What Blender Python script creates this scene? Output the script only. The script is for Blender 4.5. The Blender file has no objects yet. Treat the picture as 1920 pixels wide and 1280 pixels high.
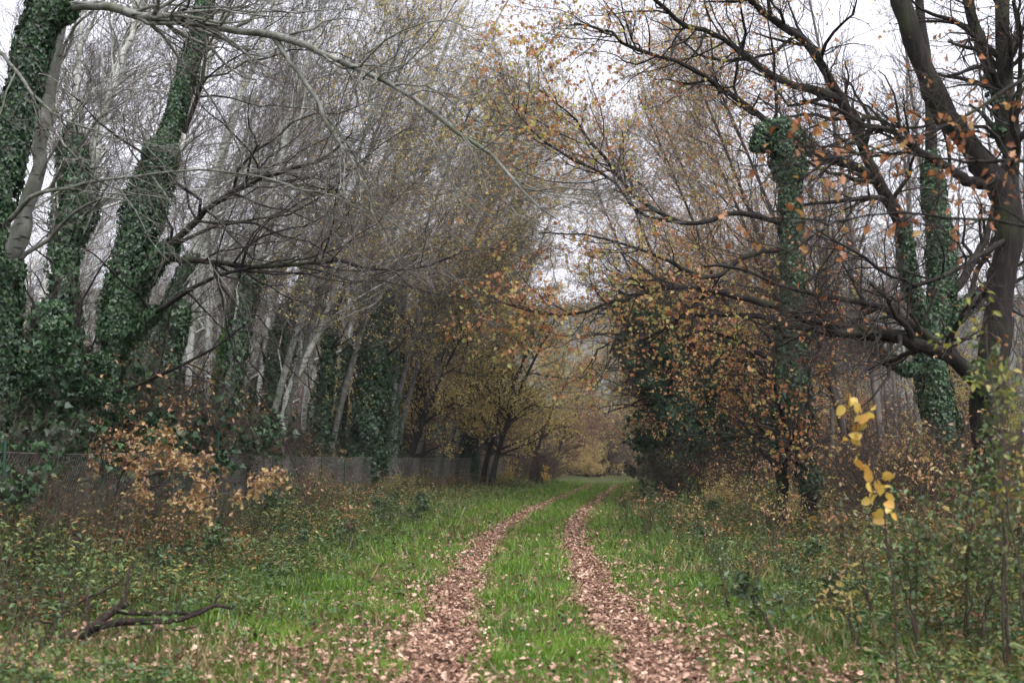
import bpy, math, random
import numpy as np

# ------------------------------------------------------------------ camera, sky, sun, exposure
sc = bpy.context.scene
F = 2133.33                      # focal length in photo pixels (1920 wide)
PITCH = math.atan(222.0 / F)
CAMZ = 1.5
cam = bpy.data.objects.new("camera", bpy.data.cameras.new("camera"))
sc.collection.objects.link(cam)
cam.location = (0, 0, CAMZ)
cam.rotation_euler = (math.pi / 2 + PITCH, 0, 0)
cam.data.sensor_width = 36.0
cam.data.lens = 40.0
cam.data.clip_start = 0.1
cam.data.clip_end = 5000.0
cam.data.dof.use_dof = True
cam.data.dof.focus_distance = 20.0
cam.data.dof.aperture_fstop = 2.0
sc.camera = cam

SUN_EL, SUN_AZ = 62.0, 28.0
world = bpy.data.worlds.new("World")
sc.world = world
world.use_nodes = True
wn, wl = world.node_tree.nodes, world.node_tree.links
wn.clear()
sky = wn.new("ShaderNodeTexSky")
sky.sky_type = 'NISHITA'
sky.sun_disc = False
sky.sun_elevation = math.radians(SUN_EL)
sky.sun_rotation = math.radians(180 - SUN_AZ)
sky.dust_density = 4.0
sky.air_density = 1.0
hs = wn.new("ShaderNodeHueSaturation")
hs.inputs["Saturation"].default_value = 0.12
tint = wn.new("ShaderNodeMixRGB")
tint.blend_type = 'MULTIPLY'
tint.inputs[0].default_value = 1.0
tint.inputs[2].default_value = (1.0, 0.98, 1.05, 1)
bgn = wn.new("ShaderNodeBackground")
bgn.inputs["Strength"].default_value = 0.15
wo = wn.new("ShaderNodeOutputWorld")
wl.new(sky.outputs[0], hs.inputs["Color"])
wl.new(hs.outputs[0], tint.inputs[1])
tcw = wn.new("ShaderNodeTexCoord")
ncl = wn.new("ShaderNodeTexNoise"); ncl.inputs["Scale"].default_value = 2.2; ncl.inputs["Detail"].default_value = 5
mrg = wn.new("ShaderNodeMapRange")
mrg.inputs["From Min"].default_value = 0.3; mrg.inputs["From Max"].default_value = 0.7
mrg.inputs["To Min"].default_value = 0.78; mrg.inputs["To Max"].default_value = 1.12
cld = wn.new("ShaderNodeMixRGB"); cld.blend_type = 'MULTIPLY'; cld.inputs[0].default_value = 1.0
wl.new(tcw.outputs["Generated"], ncl.inputs["Vector"])
wl.new(ncl.outputs["Fac"], mrg.inputs["Value"])
wl.new(tint.outputs[0], cld.inputs[1]); wl.new(mrg.outputs[0], cld.inputs[2])
wl.new(cld.outputs[0], bgn.inputs[0])
wl.new(bgn.outputs[0], wo.inputs[0])

sl = bpy.data.lights.new("sun", 'SUN')
sl.energy = 0.5
sl.angle = math.radians(35)
sl.color = (1.0, 0.97, 0.93)
sun = bpy.data.objects.new("sun", sl)
sc.collection.objects.link(sun)
sun.rotation_euler = (math.radians(90 - SUN_EL), 0, math.radians(SUN_AZ))

sc.view_settings.view_transform = 'Standard'
sc.view_settings.look = 'None'
sc.view_settings.exposure = 1.66
sc.view_settings.gamma = 1.0
sc.cycles.max_bounces = 5
sc.cycles.diffuse_bounces = 3
sc.cycles.glossy_bounces = 1
sc.cycles.transmission_bounces = 3
sc.cycles.volume_bounces = 0
sc.cycles.use_denoising = True
sc.cycles.denoiser = 'OPENIMAGEDENOISE'
sc.cycles.pixel_filter_type = 'BLACKMAN_HARRIS'

rng = np.random.default_rng(11)
random.seed(5)


# ------------------------------------------------------------------ helpers
def lin(c):
    return tuple(((x / 255) / 12.92 if x / 255 <= 0.04045 else ((x / 255 + 0.055) / 1.055) ** 2.4) for x in c) + (1,)


def P(px, py, Y):
    """a point of the place that is Y metres ahead and is seen at photo pixel (px, py)"""
    c, s = math.cos(PITCH), math.sin(PITCH)
    dx, dy, dz = (px - 960), F * c - (640 - py) * s, F * s + (640 - py) * c
    k = Y / dy
    return np.array([dx * k, Y, CAMZ + dz * k])


def cx(y):
    """centre line of the track"""
    return np.interp(y, [0, 7.6, 13.3, 20.5, 26.2, 33.7, 44, 66, 80, 100, 140],
                     [0.4, 0.29, 0.17, 0.33, 0.65, 1.31, 2.55, 5.2, 6.7, 8.6, 13])


def sn(x, y, s, k=0):
    """cheap smooth noise, about -1..1"""
    x = np.asarray(x) / s + 3.7 * k
    y = np.asarray(y) / s - 5.1 * k
    return (np.sin(x * 1.3 + 1.7 * np.sin(y * 0.9 + k)) + np.sin(y * 1.7 + 1.3 * np.sin(x * 1.1 - k)) +
            np.sin(x * 2.9 + y * 2.3 + k) * 0.6 + np.sin(x * 5.3 - y * 4.1 + 2 * k) * 0.4) / 3.0


def gz(x, y):
    """ground height"""
    x = np.asarray(x, float); y = np.asarray(y, float)
    u = x - cx(y)
    rut = -0.05 * np.exp(-((np.abs(u) - 0.8) / 0.22) ** 2)
    side = np.clip((np.abs(u) - 1.5) / 4.0, 0, 1)
    return rut + side * (0.10 + 0.10 * sn(x, y, 2.6)) + 0.012 * sn(x, y, 0.5, 2)


def norm(v):
    return v / np.maximum(np.linalg.norm(v, axis=-1, keepdims=True), 1e-9)


def rvec(n):
    return norm(rng.normal(size=(n, 3)))


def resample(pts, K, jitter=0.0):
    """Catmull-Rom through pts, K samples"""
    p = np.array(pts, float)
    n = len(p)
    if n == 2:
        p = np.array([p[0], (p[0] + p[1]) / 2, p[1]]); n = 3
    q = np.vstack([2 * p[0] - p[1], p, 2 * p[-1] - p[-2]])
    t = np.linspace(0, n - 1 - 1e-6, K)
    i = t.astype(int); f = (t - i)[:, None]
    a, b, c, d = q[i], q[i + 1], q[i + 2], q[i + 3]
    r = 0.5 * (2 * b + (c - a) * f + (2 * a - 5 * b + 4 * c - d) * f ** 2 + (3 * b - a - 3 * c + d) * f ** 3)
    if jitter:
        r[1:-1] += rng.normal(size=(K - 2, 3)) * jitter
    return r


def tubes(Pt, R, sides, rough=0.0):
    """Pt (N,K,3), R (N,K) -> verts, quads"""
    N, K, _ = Pt.shape
    T = norm(np.gradient(Pt, axis=1))
    m = np.abs(T.mean(axis=1)[:, 2]) > 0.75
    ref = np.where(m[:, None], np.array([[1.0, 0, 0]]), np.array([[0, 0, 1.0]]))[:, None, :]
    n1 = norm(np.cross(T, np.broadcast_to(ref, T.shape)))
    n2 = np.cross(T, n1)
    a = np.linspace(0, 2 * np.pi, sides, endpoint=False)
    rr = R[:, :, None, None] * (1 + (rng.normal(size=(N, K, sides, 1)) * rough if rough else 0))
    V = Pt[:, :, None, :] + rr * (np.cos(a)[None, None, :, None] * n1[:, :, None, :] + np.sin(a)[None, None, :, None] * n2[:, :, None, :])
    idx = np.arange(N * K * sides).reshape(N, K, sides)
    j = np.roll(np.arange(sides), -1)
    q = np.stack([idx[:, :-1, :], idx[:, :-1, :][:, :, j], idx[:, 1:, :][:, :, j], idx[:, 1:, :]], axis=-1).reshape(-1, 4)
    return V.reshape(-1, 3), q


# leaf outlines in (x = width, y = along the midrib from the stalk, z = fold); size 1 = leaf length
def outline(half, fold=0.12, curl=0.1):
    h = np.array(half, float)
    L = [(0, 0, 0)] + [(-w, y, fold * w * 1.6 - curl * y * y) for w, y in h] + [(0, 1, -curl)] + [(w, y, fold * w * 1.6 - curl * y * y) for w, y in h[::-1]]
    V = np.array([(0, 0.5, -curl * 0.25)] + L)
    n = len(L)
    Fc = np.array([(0, 1 + (i + 1) % n, 1 + i) for i in range(n)])
    return V, Fc


LEAF = {
    'diamond': (np.array([(0, 0, 0), (-0.3, 0.45, 0.08), (0, 1, -0.05), (0.3, 0.45, 0.08)]), np.array([(0, 2, 1), (0, 3, 2)])),
    'ivy': outline([(0.42, 0.05), (0.5, 0.35), (0.27, 0.5)], 0.15, 0.25),
    'oak': outline([(0.10, 0.15), (0.25, 0.28), (0.12, 0.38), (0.36, 0.52), (0.18, 0.6), (0.36, 0.78), (0.15, 0.82)], 0.3, 0.35),
    'maple': outline([(0.35, 0.08), (0.22, 0.25), (0.55, 0.45), (0.25, 0.5), (0.3, 0.8), (0.12, 0.72)], 0.25, 0.3),
    'round': outline([(0.3, 0.08), (0.42, 0.35), (0.33, 0.7)], 0.18, 0.2),
    'oval': outline([(0.2, 0.2), (0.26, 0.5), (0.16, 0.8)], 0.25, 0.3),
    'blade': (np.array([(-0.035, 0, 0), (0.035, 0, 0), (-0.028, 0.5, 0.03), (0.028, 0.5, 0.03), (0, 1, 0.2)]), np.array([(0, 1, 3), (0, 3, 2), (2, 3, 4)])),
}


def leaves(pos, along, face, size, kind, squash=None):
    """one leaf at each pos, midrib along `along`, upper side towards `face`"""
    V0, F0 = LEAF[kind]
    N = len(pos)
    y = norm(along)
    x = norm(np.cross(y, face))
    z = np.cross(x, y)
    s = np.asarray(size).reshape(-1, 1, 1)
    v = V0[None, :, :]
    V = pos[:, None, :] + s * (v[..., 0:1] * x[:, None, :] + v[..., 1:2] * y[:, None, :] + v[..., 2:3] * z[:, None, :])
    Fc = (F0[None] + (np.arange(N) * len(V0))[:, None, None]).reshape(-1, 3)
    return V.reshape(-1, 3), Fc


def mesh(name, chunks, mat, parent=None, smooth=False, off=None):
    """chunks: list of (V, F) -> ONE mesh object"""
    vs, li, lt, o = [], [], [], 0
    for V, Fc in chunks:
        if len(V) == 0:
            continue
        vs.append(V); li.append((Fc + o).ravel()); lt.append(np.full(len(Fc), Fc.shape[1])); o += len(V)
    V = np.concatenate(vs).astype(np.float32)
    if off is not None:
        V = V - np.asarray(off, np.float32)
    li = np.concatenate(li).astype(np.int32); lt = np.concatenate(lt).astype(np.int32)
    me = bpy.data.meshes.new(name)
    me.vertices.add(len(V)); me.vertices.foreach_set("co", V.ravel().astype(np.float32))
    me.loops.add(len(li)); me.loops.foreach_set("vertex_index", li)
    me.polygons.add(len(lt))
    me.polygons.foreach_set("loop_start", np.concatenate([[0], np.cumsum(lt)[:-1]]).astype(np.int32))
    me.polygons.foreach_set("loop_total", lt)
    if smooth:
        me.polygons.foreach_set("use_smooth", np.ones(len(lt), bool))
    me.update(calc_edges=True)
    me.materials.append(mat)
    ob = bpy.data.objects.new(name, me)
    sc.collection.objects.link(ob)
    if parent is not None:
        ob.parent = parent
    return ob


def thing(name, loc, label, cat, group=None):
    o = bpy.data.objects.new(name, None)
    o.empty_display_size = 0.3
    sc.collection.objects.link(o)
    o.location = [float(v) for v in loc]
    tag(o, label, cat, group)
    return o


def tag(o, label, cat, group=None, kind=None):
    if label: o["label"] = label
    if cat: o["category"] = cat
    if group: o["group"] = group
    if kind: o["kind"] = kind
    return o


def copy_tree(o, loc, rz=0.0, scale=1.0, label=None, skip=()):
    c = o.copy(); sc.collection.objects.link(c)
    c.location = [float(v) for v in loc]; c.rotation_euler = (0, 0, rz); c.scale = (scale,) * 3
    if label: c["label"] = label
    for ch in o.children:
        if ch.name.split('.')[0] in skip:
            continue
        d = ch.copy(); sc.collection.objects.link(d); d.parent = c
    return c


# ------------------------------------------------------------------ materials
def new_mat(name):
    m = bpy.data.materials.new(name); m.use_nodes = True
    n, l = m.node_tree.nodes, m.node_tree.links
    n.clear()
    return m, n, l, n.new("ShaderNodeOutputMaterial")


def ramp(n, stops, interp='LINEAR'):
    r = n.new("ShaderNodeValToRGB")
    r.color_ramp.interpolation = interp
    e = r.color_ramp.elements
    while len(e) < len(stops): e.new(0.5)
    for i, (p, c) in enumerate(stops):
        e[i].position = p; e[i].color = lin(c)
    return r


def leaf_mat(name, cols, trans=0.3, gloss=0.05, clump=3.0):
    m, n, l, out = new_mat(name)
    g = n.new("ShaderNodeNewGeometry")
    tc = n.new("ShaderNodeTexCoord")
    nz = n.new("ShaderNodeTexNoise"); nz.inputs["Scale"].default_value = 1.0 / clump
    l.new(tc.outputs["Object"], nz.inputs["Vector"])
    ma = n.new("ShaderNodeMath"); ma.operation = 'MULTIPLY_ADD'
    ma.inputs[1].default_value = 0.7
    l.new(g.outputs["Random Per Island"], ma.inputs[0])
    mb = n.new("ShaderNodeMath"); mb.operation = 'MULTIPLY_ADD'
    mb.inputs[1].default_value = 0.9; mb.inputs[2].default_value = -0.3
    l.new(nz.outputs["Fac"], mb.inputs[0]); l.new(mb.outputs[0], ma.inputs[2])
    r = ramp(n, [(i / (len(cols) - 1), c) for i, c in enumerate(cols)])
    l.new(ma.outputs[0], r.inputs[0])
    d = n.new("ShaderNodeBsdfDiffuse"); t = n.new("ShaderNodeBsdfTranslucent")
    l.new(r.outputs[0], d.inputs[0]); l.new(r.outputs[0], t.inputs[0])
    mx = n.new("ShaderNodeMixShader"); mx.inputs[0].default_value = trans
    l.new(d.outputs[0], mx.inputs[1]); l.new(t.outputs[0], mx.inputs[2])
    last = mx
    if gloss > 0:
        gl = n.new("ShaderNodeBsdfGlossy"); gl.inputs["Roughness"].default_value = 0.45
        gl.inputs[0].default_value = (1, 1, 1, 1)
        m2 = n.new("ShaderNodeMixShader"); m2.inputs[0].default_value = gloss
        l.new(mx.outputs[0], m2.inputs[1]); l.new(gl.outputs[0], m2.inputs[2]); last = m2
    l.new(last.outputs[0], out.inputs[0])
    return m


def bark_mat(name, cols, sx=9.0, sz=1.6, marks=None, moss=None, bump=0.5, rnd=False):
    m, n, l, out = new_mat(name)
    tc = n.new("ShaderNodeTexCoord")
    mp = n.new("ShaderNodeMapping"); mp.inputs["Scale"].default_value = (sx, sx, sz)
    l.new(tc.outputs["Object"], mp.inputs[0])
    nz = n.new("ShaderNodeTexNoise"); nz.inputs["Scale"].default_value = 1.0
    nz.inputs["Detail"].default_value = 6; nz.inputs["Roughness"].default_value = 0.65
    l.new(mp.outputs[0], nz.inputs["Vector"])
    r = ramp(n, [(0.25 + 0.5 * i / (len(cols) - 1), c) for i, c in enumerate(cols)])
    l.new(nz.outputs["Fac"], r.inputs[0])
    col = r.outputs[0]
    if marks:
        mp2 = n.new("ShaderNodeMapping"); mp2.inputs["Scale"].default_value = (3.0, 3.0, 14.0)
        l.new(tc.outputs["Object"], mp2.inputs[0])
        n2 = n.new("ShaderNodeTexNoise"); n2.inputs["Scale"].default_value = 1.3; n2.inputs["Detail"].default_value = 3
        l.new(mp2.outputs[0], n2.inputs["Vector"])
        r2 = ramp(n, [(0.58, (0, 0, 0)), (0.66, (255, 255, 255))])
        l.new(n2.outputs["Fac"], r2.inputs[0])
        mx = n.new("ShaderNodeMixRGB"); mx.inputs[2].default_value = lin(marks)
        l.new(r2.outputs[0], mx.inputs[0]); l.new(col, mx.inputs[1]); col = mx.outputs[0]
    if moss:
        n3 = n.new("ShaderNodeTexNoise"); n3.inputs["Scale"].default_value = 1.6; n3.inputs["Detail"].default_value = 5
        l.new(tc.outputs["Object"], n3.inputs["Vector"])
        r3 = ramp(n, [(0.5, (0, 0, 0)), (0.66, (220, 220, 220))])
        l.new(n3.outputs["Fac"], r3.inputs[0])
        mx = n.new("ShaderNodeMixRGB"); mx.inputs[2].default_value = lin(moss)
        l.new(r3.outputs[0], mx.inputs[0]); l.new(col, mx.inputs[1]); col = mx.outputs[0]
    b = n.new("ShaderNodeBsdfPrincipled"); b.inputs["Roughness"].default_value = 0.85
    b.inputs["Specular IOR Level"].default_value = 0.2
    l.new(col, b.inputs["Base Color"])
    if bump:
        bp = n.new("ShaderNodeBump"); bp.inputs["Strength"].default_value = bump; bp.inputs["Distance"].default_value = 0.03
        l.new(nz.outputs["Fac"], bp.inputs["Height"]); l.new(bp.outputs[0], b.inputs["Normal"])
    l.new(b.outputs[0], out.inputs[0])
    return m


def plain(name, c, rough=0.8):
    m, n, l, out = new_mat(name)
    b = n.new("ShaderNodeBsdfPrincipled"); b.inputs["Base Color"].default_value = lin(c); b.inputs["Roughness"].default_value = rough
    b.inputs["Specular IOR Level"].default_value = 0.2
    l.new(b.outputs[0], out.inputs[0])
    return m


M = dict(
    poplar=bark_mat("pale_bark", [(116, 116, 110), (180, 182, 174), (220, 222, 215)], 5, 3, marks=(60, 56, 50), moss=(96, 104, 78), bump=0.2),
    poplar_near=bark_mat("grey_poplar_bark", [(56, 56, 50), (98, 99, 92), (138, 140, 132)], 6, 3, marks=(40, 37, 32), moss=(66, 74, 48), bump=0.5),
    poplar_twig=bark_mat("grey_twig_bark", [(52, 48, 44), (118, 113, 107)], 3, 3, bump=0),
    oak=bark_mat("dark_bark", [(11, 9, 8), (28, 24, 21), (54, 47, 41)], 14, 2.2, moss=(48, 54, 32), bump=1.0),
    oak_twig=bark_mat("brown_twig_bark", [(34, 29, 26), (70, 62, 57)], 3, 3, bump=0),
    dry=bark_mat("dry_twig_bark", [(42, 34, 29), (86, 74, 65)], 2, 2, bump=0),
    dead=bark_mat("rotten_bark", [(14, 11, 10), (34, 27, 23), (64, 52, 45)], 12, 12, bump=0.8),
    ivy=leaf_mat("ivy_leaves", [(16, 34, 16), (24, 50, 24), (34, 62, 32), (50, 78, 42), (76, 98, 60)], 0.12, 0.03, 1.5),
    ivy_bright=leaf_mat("bright_ivy_leaves", [(44, 80, 24), (62, 104, 32), (88, 128, 44)], 0.25, 0.03, 1.5),
    orange=leaf_mat("orange_leaves", [(80, 46, 28), (122, 72, 40), (152, 96, 54), (170, 122, 80), (158, 134, 64)], 0.45, 0.03),
    mixed=leaf_mat("orange_and_green_leaves", [(126, 74, 48), (166, 104, 64), (192, 138, 90), (190, 164, 100), (172, 170, 90), (124, 146, 62)], 0.62, 0.03, 2.0),
    yellow=leaf_mat("yellow_green_leaves", [(124, 122, 64), (168, 160, 90), (200, 184, 110), (202, 172, 106), (172, 126, 78)], 0.62, 0.03, 4.0),
    olive=leaf_mat("olive_leaves", [(80, 92, 40), (118, 126, 56), (152, 150, 70), (150, 112, 58)], 0.4, 0.03),
    lemon=leaf_mat("bright_yellow_leaves", [(140, 124, 74), (168, 150, 96), (188, 164, 112)], 0.5, 0.02),
    gold=leaf_mat("golden_leaves", [(168, 140, 56), (198, 174, 84), (188, 146, 66), (156, 104, 52)], 0.45, 0.03),
    tan=leaf_mat("withered_leaves", [(78, 53, 38), (122, 88, 58), (154, 118, 78), (172, 142, 94), (136, 128, 66)], 0.3, 0.04),
    litter=leaf_mat("fallen_leaves", [(50, 36, 29), (98, 73, 60), (144, 112, 94), (178, 148, 128), (204, 180, 158)], 0.1, 0.01, 0.35),
    grass_fresh=leaf_mat("fresh_grass_blades", [(56, 80, 26), (80, 112, 32), (104, 142, 42), (136, 154, 70)], 0.35, 0.03, 1.2),
    grass=leaf_mat("grass_blades", [(48, 64, 26), (68, 94, 30), (88, 118, 38), (122, 136, 68)], 0.35, 0.04, 1.2),
    straw=leaf_mat("withered_grass", [(66, 56, 36), (104, 92, 60), (138, 124, 86), (80, 84, 46)], 0.3, 0.02, 1.0),
    weed=leaf_mat("weed_leaves", [(32, 48, 24), (50, 72, 34), (74, 98, 48), (98, 112, 62), (148, 136, 66)], 0.3, 0.03, 1.0),
    weedgrey=leaf_mat("grey_green_leaves", [(30, 44, 26), (50, 70, 42), (80, 98, 70), (66, 90, 40), (98, 110, 66)], 0.25, 0.02, 1.0),
    bramble=leaf_mat("bramble_leaves", [(44, 40, 26), (52, 64, 32), (76, 84, 44), (118, 108, 56), (138, 88, 54), (92, 64, 46)], 0.3, 0.04, 1.3),
    wire=plain("galvanised_wire", (112, 110, 106), 0.5),
    post=plain("green_painted_steel", (36, 66, 52), 0.5),
    wood=plain("pale_torn_wood", (168, 128, 96), 0.9),
)


# ------------------------------------------------------------------ growing
def spawn(Pp, Rp, n, t0, t1, L, ang, K, bias, wob=0.24, rk=0.6, rmin=0.004, tp=0.5, Lvar=0.45):
    """children along parents. bias = vector pulled towards at every step"""
    N, K0, _ = Pp.shape
    ln = np.linalg.norm(np.diff(Pp, axis=1), axis=2).sum(axis=1)
    par = rng.choice(N, n, p=ln / ln.sum())
    t = rng.uniform(t0, t1, n)
    f = t * (K0 - 1); i = np.minimum(f.astype(int), K0 - 2); fr = (f - i)[:, None]
    a, b = Pp[par, i], Pp[par, i + 1]
    pos = a + (b - a) * fr
    tan = norm(b - a)
    r0 = (Rp[par, i] * (1 - fr[:, 0]) + Rp[par, i + 1] * fr[:, 0])
    perp = norm(np.cross(tan, rvec(n)))
    an = np.radians(rng.uniform(ang[0], ang[1], n))[:, None]
    d = tan * np.cos(an) + perp * np.sin(an)
    Lc = L * rng.uniform(1 - Lvar, 1 + Lvar, n) * (1.1 - tp * t)
    st = (Lc / (K - 1))[:, None]
    out = np.empty((n, K, 3)); out[:, 0] = pos
    bias = np.asarray(bias, float)
    cur = norm(d + bias * 0.3)
    for k in range(1, K):
        out[:, k] = out[:, k - 1] + cur * st
        cur = norm(cur + rng.normal(size=(n, 3)) * wob + bias)
    rr = np.maximum(r0 * rk * rng.uniform(0.6, 1.0, n), rmin)
    R = rr[:, None] * np.linspace(1, 0.25, K)[None]
    return out, np.maximum(R, rmin * 0.5)


def twig_leaves(Pt, n, size, kind, droop=0.5, t0=0.2, spread=0.03, density=None):
    N, K, _ = Pt.shape
    par = rng.integers(0, N, n)
    t = rng.uniform(t0, 1, n) * (K - 1.001)
    i = t.astype(int); fr = (t - i)[:, None]
    pos = Pt[par, i] * (1 - fr) + Pt[par, i + 1] * fr + rng.normal(size=(n, 3)) * spread
    if density is not None:
        keep = rng.uniform(size=n) < density(pos)
        pos = pos[keep]; n = len(pos)
    al = norm(rvec(n) + np.array([0, 0, -droop]))
    fc = norm(rvec(n) * 0.8 + np.array([0, 0, 0.8]))
    return leaves(pos, al, fc, size * rng.uniform(0.65, 1.25, n), kind)


def ivy_on(Pt, R, n, thick, size, t0=0.0, t1=1.0, bulge=0.35, kind='ivy'):
    """leaves over the surface of one limb (K,3): overlapping, hanging, in uneven pads"""
    K = len(Pt)
    t = rng.uniform(t0, t1, n)
    f = t * (K - 1.001); i = f.astype(int); fr = (f - i)[:, None]
    pos = Pt[i] * (1 - fr) + Pt[i + 1] * fr
    tan = norm(Pt[i + 1] - Pt[i])
    r = R[i]
    perp = norm(np.cross(tan, rvec(n)))
    ph = np.arctan2(perp[:, 1], perp[:, 0])
    pad = sn(t * 14 + 3, ph * 1.4, 1.0, 1.3) * 0.5 + sn(t * 40, ph * 2.5, 1.0, 4.1) * 0.35
    edge = np.clip(np.minimum((t - t0), (t1 - t)) / 0.08 / max(t1 - t0, .01), 0.25, 1)
    rad = r + thick * edge * (0.35 + bulge * pad) + rng.uniform(-0.3, 0.25, n) * thick * 0.6
    pos = pos + perp * np.maximum(rad, r * 0.9)[:, None]
    hole = sn(t * 22 + 9, ph * 1.7, 1.0, 2.2) + 0.5 * sn(t * 60, ph * 3.1, 1.0, 5.5)
    ok = (hole > -0.62) | (rng.uniform(size=n) < 0.12)
    ok &= (np.abs(t - (t0 + t1) / 2) < (t1 - t0) / 2 * (0.86 + 0.14 * rng.uniform(size=n)))
    pos, perp, r, rad = pos[ok], perp[ok], r[ok], rad[ok]; n = len(pos)
    al = norm(perp * 0.5 + rvec(n) * 0.6 + np.array([0, 0, -1.0]))
    fc = norm(perp + rvec(n) * 0.45)
    return leaves(pos, al, fc, size * rng.uniform(0.6, 1.3, n), kind)


def limb(spec, r0, r1, K=18, jit=0.012):
    """spec = [(px, py, Y), ...] as seen in the photo -> (K,3), (K,)"""
    p = resample([P(*s) for s in spec], K, jit)
    t = np.linspace(0, 1, K)
    k = 1 + 0.09 * np.sin(t * rng.uniform(14, 30) + rng.uniform(0, 6)) * np.sin(t * rng.uniform(5, 11) + 1) + rng.normal(size=K) * 0.045
    return p, (r0 + (r1 - r0) * t) * k


root_branches = {}


def hero(name, label, cat, trunk, limbs, bark, twig, levels, group=None, leaf=None, ivy=None, bias=(0, 0, 0.1), sides=12, flare=1.5, extra=None):
    """a tree whose trunk and main limbs follow the photo"""
    tp, tr = trunk
    tr = tr.copy(); tr[0] *= flare; tr[1] *= 1 + (flare - 1) * 0.3
    base = np.array([tp[0][0], tp[0][1], float(gz(tp[0][0], tp[0][1])) - 0.05])
    root = thing(name, base, label, cat, group)
    mesh("trunk", [tubes(tp[None], tr[None], sides, 0.05)], bark, root, True, base)
    brs = [None]
    for lp, lr in limbs:
        brs.append(mesh("branch", [tubes(lp[None], lr[None], 8, 0.05)], bark, root, True, base))
    root["n_limbs"] = len(limbs)
    K = max(len(tp), 18)
    allp = np.stack([resample(tp, K)] + [resample(lp, K) for lp, _ in limbs])
    allr = np.stack([np.interp(np.linspace(0, 1, K), np.linspace(0, 1, len(r)), r) for _, r in [(tp, tr)] + limbs])
    srcP = allp if not limbs else allp[0 if extra == 'trunk' else 1:]
    srcR = allr if not limbs else allr[0 if extra == 'trunk' else 1:]
    ch = []
    Pp, Rp = srcP, srcR
    for q, lv in enumerate(levels):
        n, L, ang, KK, sd = lv[:5]
        b = lv[5] if len(lv) > 5 else bias
        Pp, Rp = spawn(Pp, Rp, n, 0.25 if q == 0 else 0.12, 1.0, L, ang, KK, b, rk=0.55 if q or limbs else 0.32, rmin=0.0035 if q else 0.006)
        if q == 0:
            mesh("boughs", [tubes(Pp, Rp * 1.15, sd)], bark, root, True, base)
        else:
            ch.append(tubes(Pp, Rp, sd))
    if ch:
        mesh("twigs", ch, twig, root, True, base)
    if leaf:
        for (n, size, kind, mat, dens) in leaf:
            mesh("foliage", [twig_leaves(Pp, n, size, kind, density=dens)], M[mat], root, False, base)
    if ivy:
        cs = []
        for (idx, n, thick, size, t0, t1) in ivy:
            c_ = ivy_on(allp[idx], allr[idx], n, thick, size, t0, t1)
            if idx:
                mesh("ivy", [c_], M['ivy'], brs[idx], False, base)
            else:
                cs.append(c_)
        if cs:
            mesh("ivy", cs, M['ivy'], root, False, base)
    del root["n_limbs"]
    root_branches[root.name] = brs
    return root


def generic(name, label, cat, group, H, r, lean, lv, bark, twig, leaf=None, ivy=None, t0=0.3, bias=(0, 0, 0.1), curve=0.4, K=16, sides=8):
    """a tree at the origin, leaning towards +X by `lean` metres"""
    z = np.linspace(0, 1, K)
    tp = np.stack([lean * z ** 1.4 + curve * np.sin(z * 3 + rng.uniform(0, 6)) * z * 0.4, curve * np.sin(z * 4 + rng.uniform(0, 6)) * z * 0.5, H * z - 0.05], axis=1)
    tr = r * (1 - 0.82 * z); tr[0] *= 1.4
    root = thing(name, (0, 0, 0), label, cat, group)
    mesh("trunk", [tubes(tp[None], tr[None], sides, 0.04)], bark, root, True)
    Pp, Rp = tp[None], tr[None]
    ch = []
    for q, l_ in enumerate(lv):
        n, L, ang, KK, sd = l_[:5]
        b = l_[5] if len(l_) > 5 else bias
        Pp, Rp = spawn(Pp, Rp, n, t0 if q == 0 else 0.15, 0.99, L, ang, KK, b, rk=0.5, rmin=0.005 if q else 0.015)
        if q == 0 and len(lv) > 1:
            mesh("branches", [tubes(Pp, Rp, sd)], bark, root, True)
        else:
            ch.append(tubes(Pp, Rp, sd))
    mesh("twigs", ch, twig, root, True)
    if leaf:
        n, size, kind, mat = leaf
        mesh("foliage", [twig_leaves(Pp, n, size, kind)], M[mat], root)
    if ivy:
        n, thick, size, a, b = ivy[:5]
        mesh("ivy", [ivy_on(tp, tr, n, thick, size, a, b)], M[ivy[5] if len(ivy) > 5 else 'ivy'], root)
    return root


# ------------------------------------------------------------------ the setting: ground, hills
def ground_mat():
    m, n, l, out = new_mat("forest_floor")
    tc = n.new("ShaderNodeTexCoord")
    nz = n.new("ShaderNodeTexNoise"); nz.inputs["Scale"].default_value = 1.1; nz.inputs["Detail"].default_value = 8; nz.inputs["Roughness"].default_value = 0.7
    l.new(tc.outputs["Object"], nz.inputs["Vector"])
    r = ramp(n, [(0.32, (40, 34, 24)), (0.45, (58, 56, 34)), (0.55, (62, 76, 38)), (0.68, (92, 74, 56))])
    l.new(nz.outputs["Fac"], r.inputs[0])
    b = n.new("ShaderNodeBsdfPrincipled"); b.inputs["Roughness"].default_value = 0.95
    b.inputs["Specular IOR Level"].default_value = 0.1
    l.new(r.outputs[0], b.inputs["Base Color"])
    n2 = n.new("ShaderNodeTexNoise"); n2.inputs["Scale"].default_value = 18; n2.inputs["Detail"].default_value = 6
    l.new(tc.outputs["Object"], n2.inputs["Vector"])
    bp = n.new("ShaderNodeBump"); bp.inputs["Strength"].default_value = 0.8; bp.inputs["Distance"].default_value = 0.05
    l.new(n2.outputs["Fac"], bp.inputs["Height"]); l.new(bp.outputs[0], b.inputs["Normal"])
    l.new(b.outputs[0], out.inputs[0])
    return m


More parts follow.
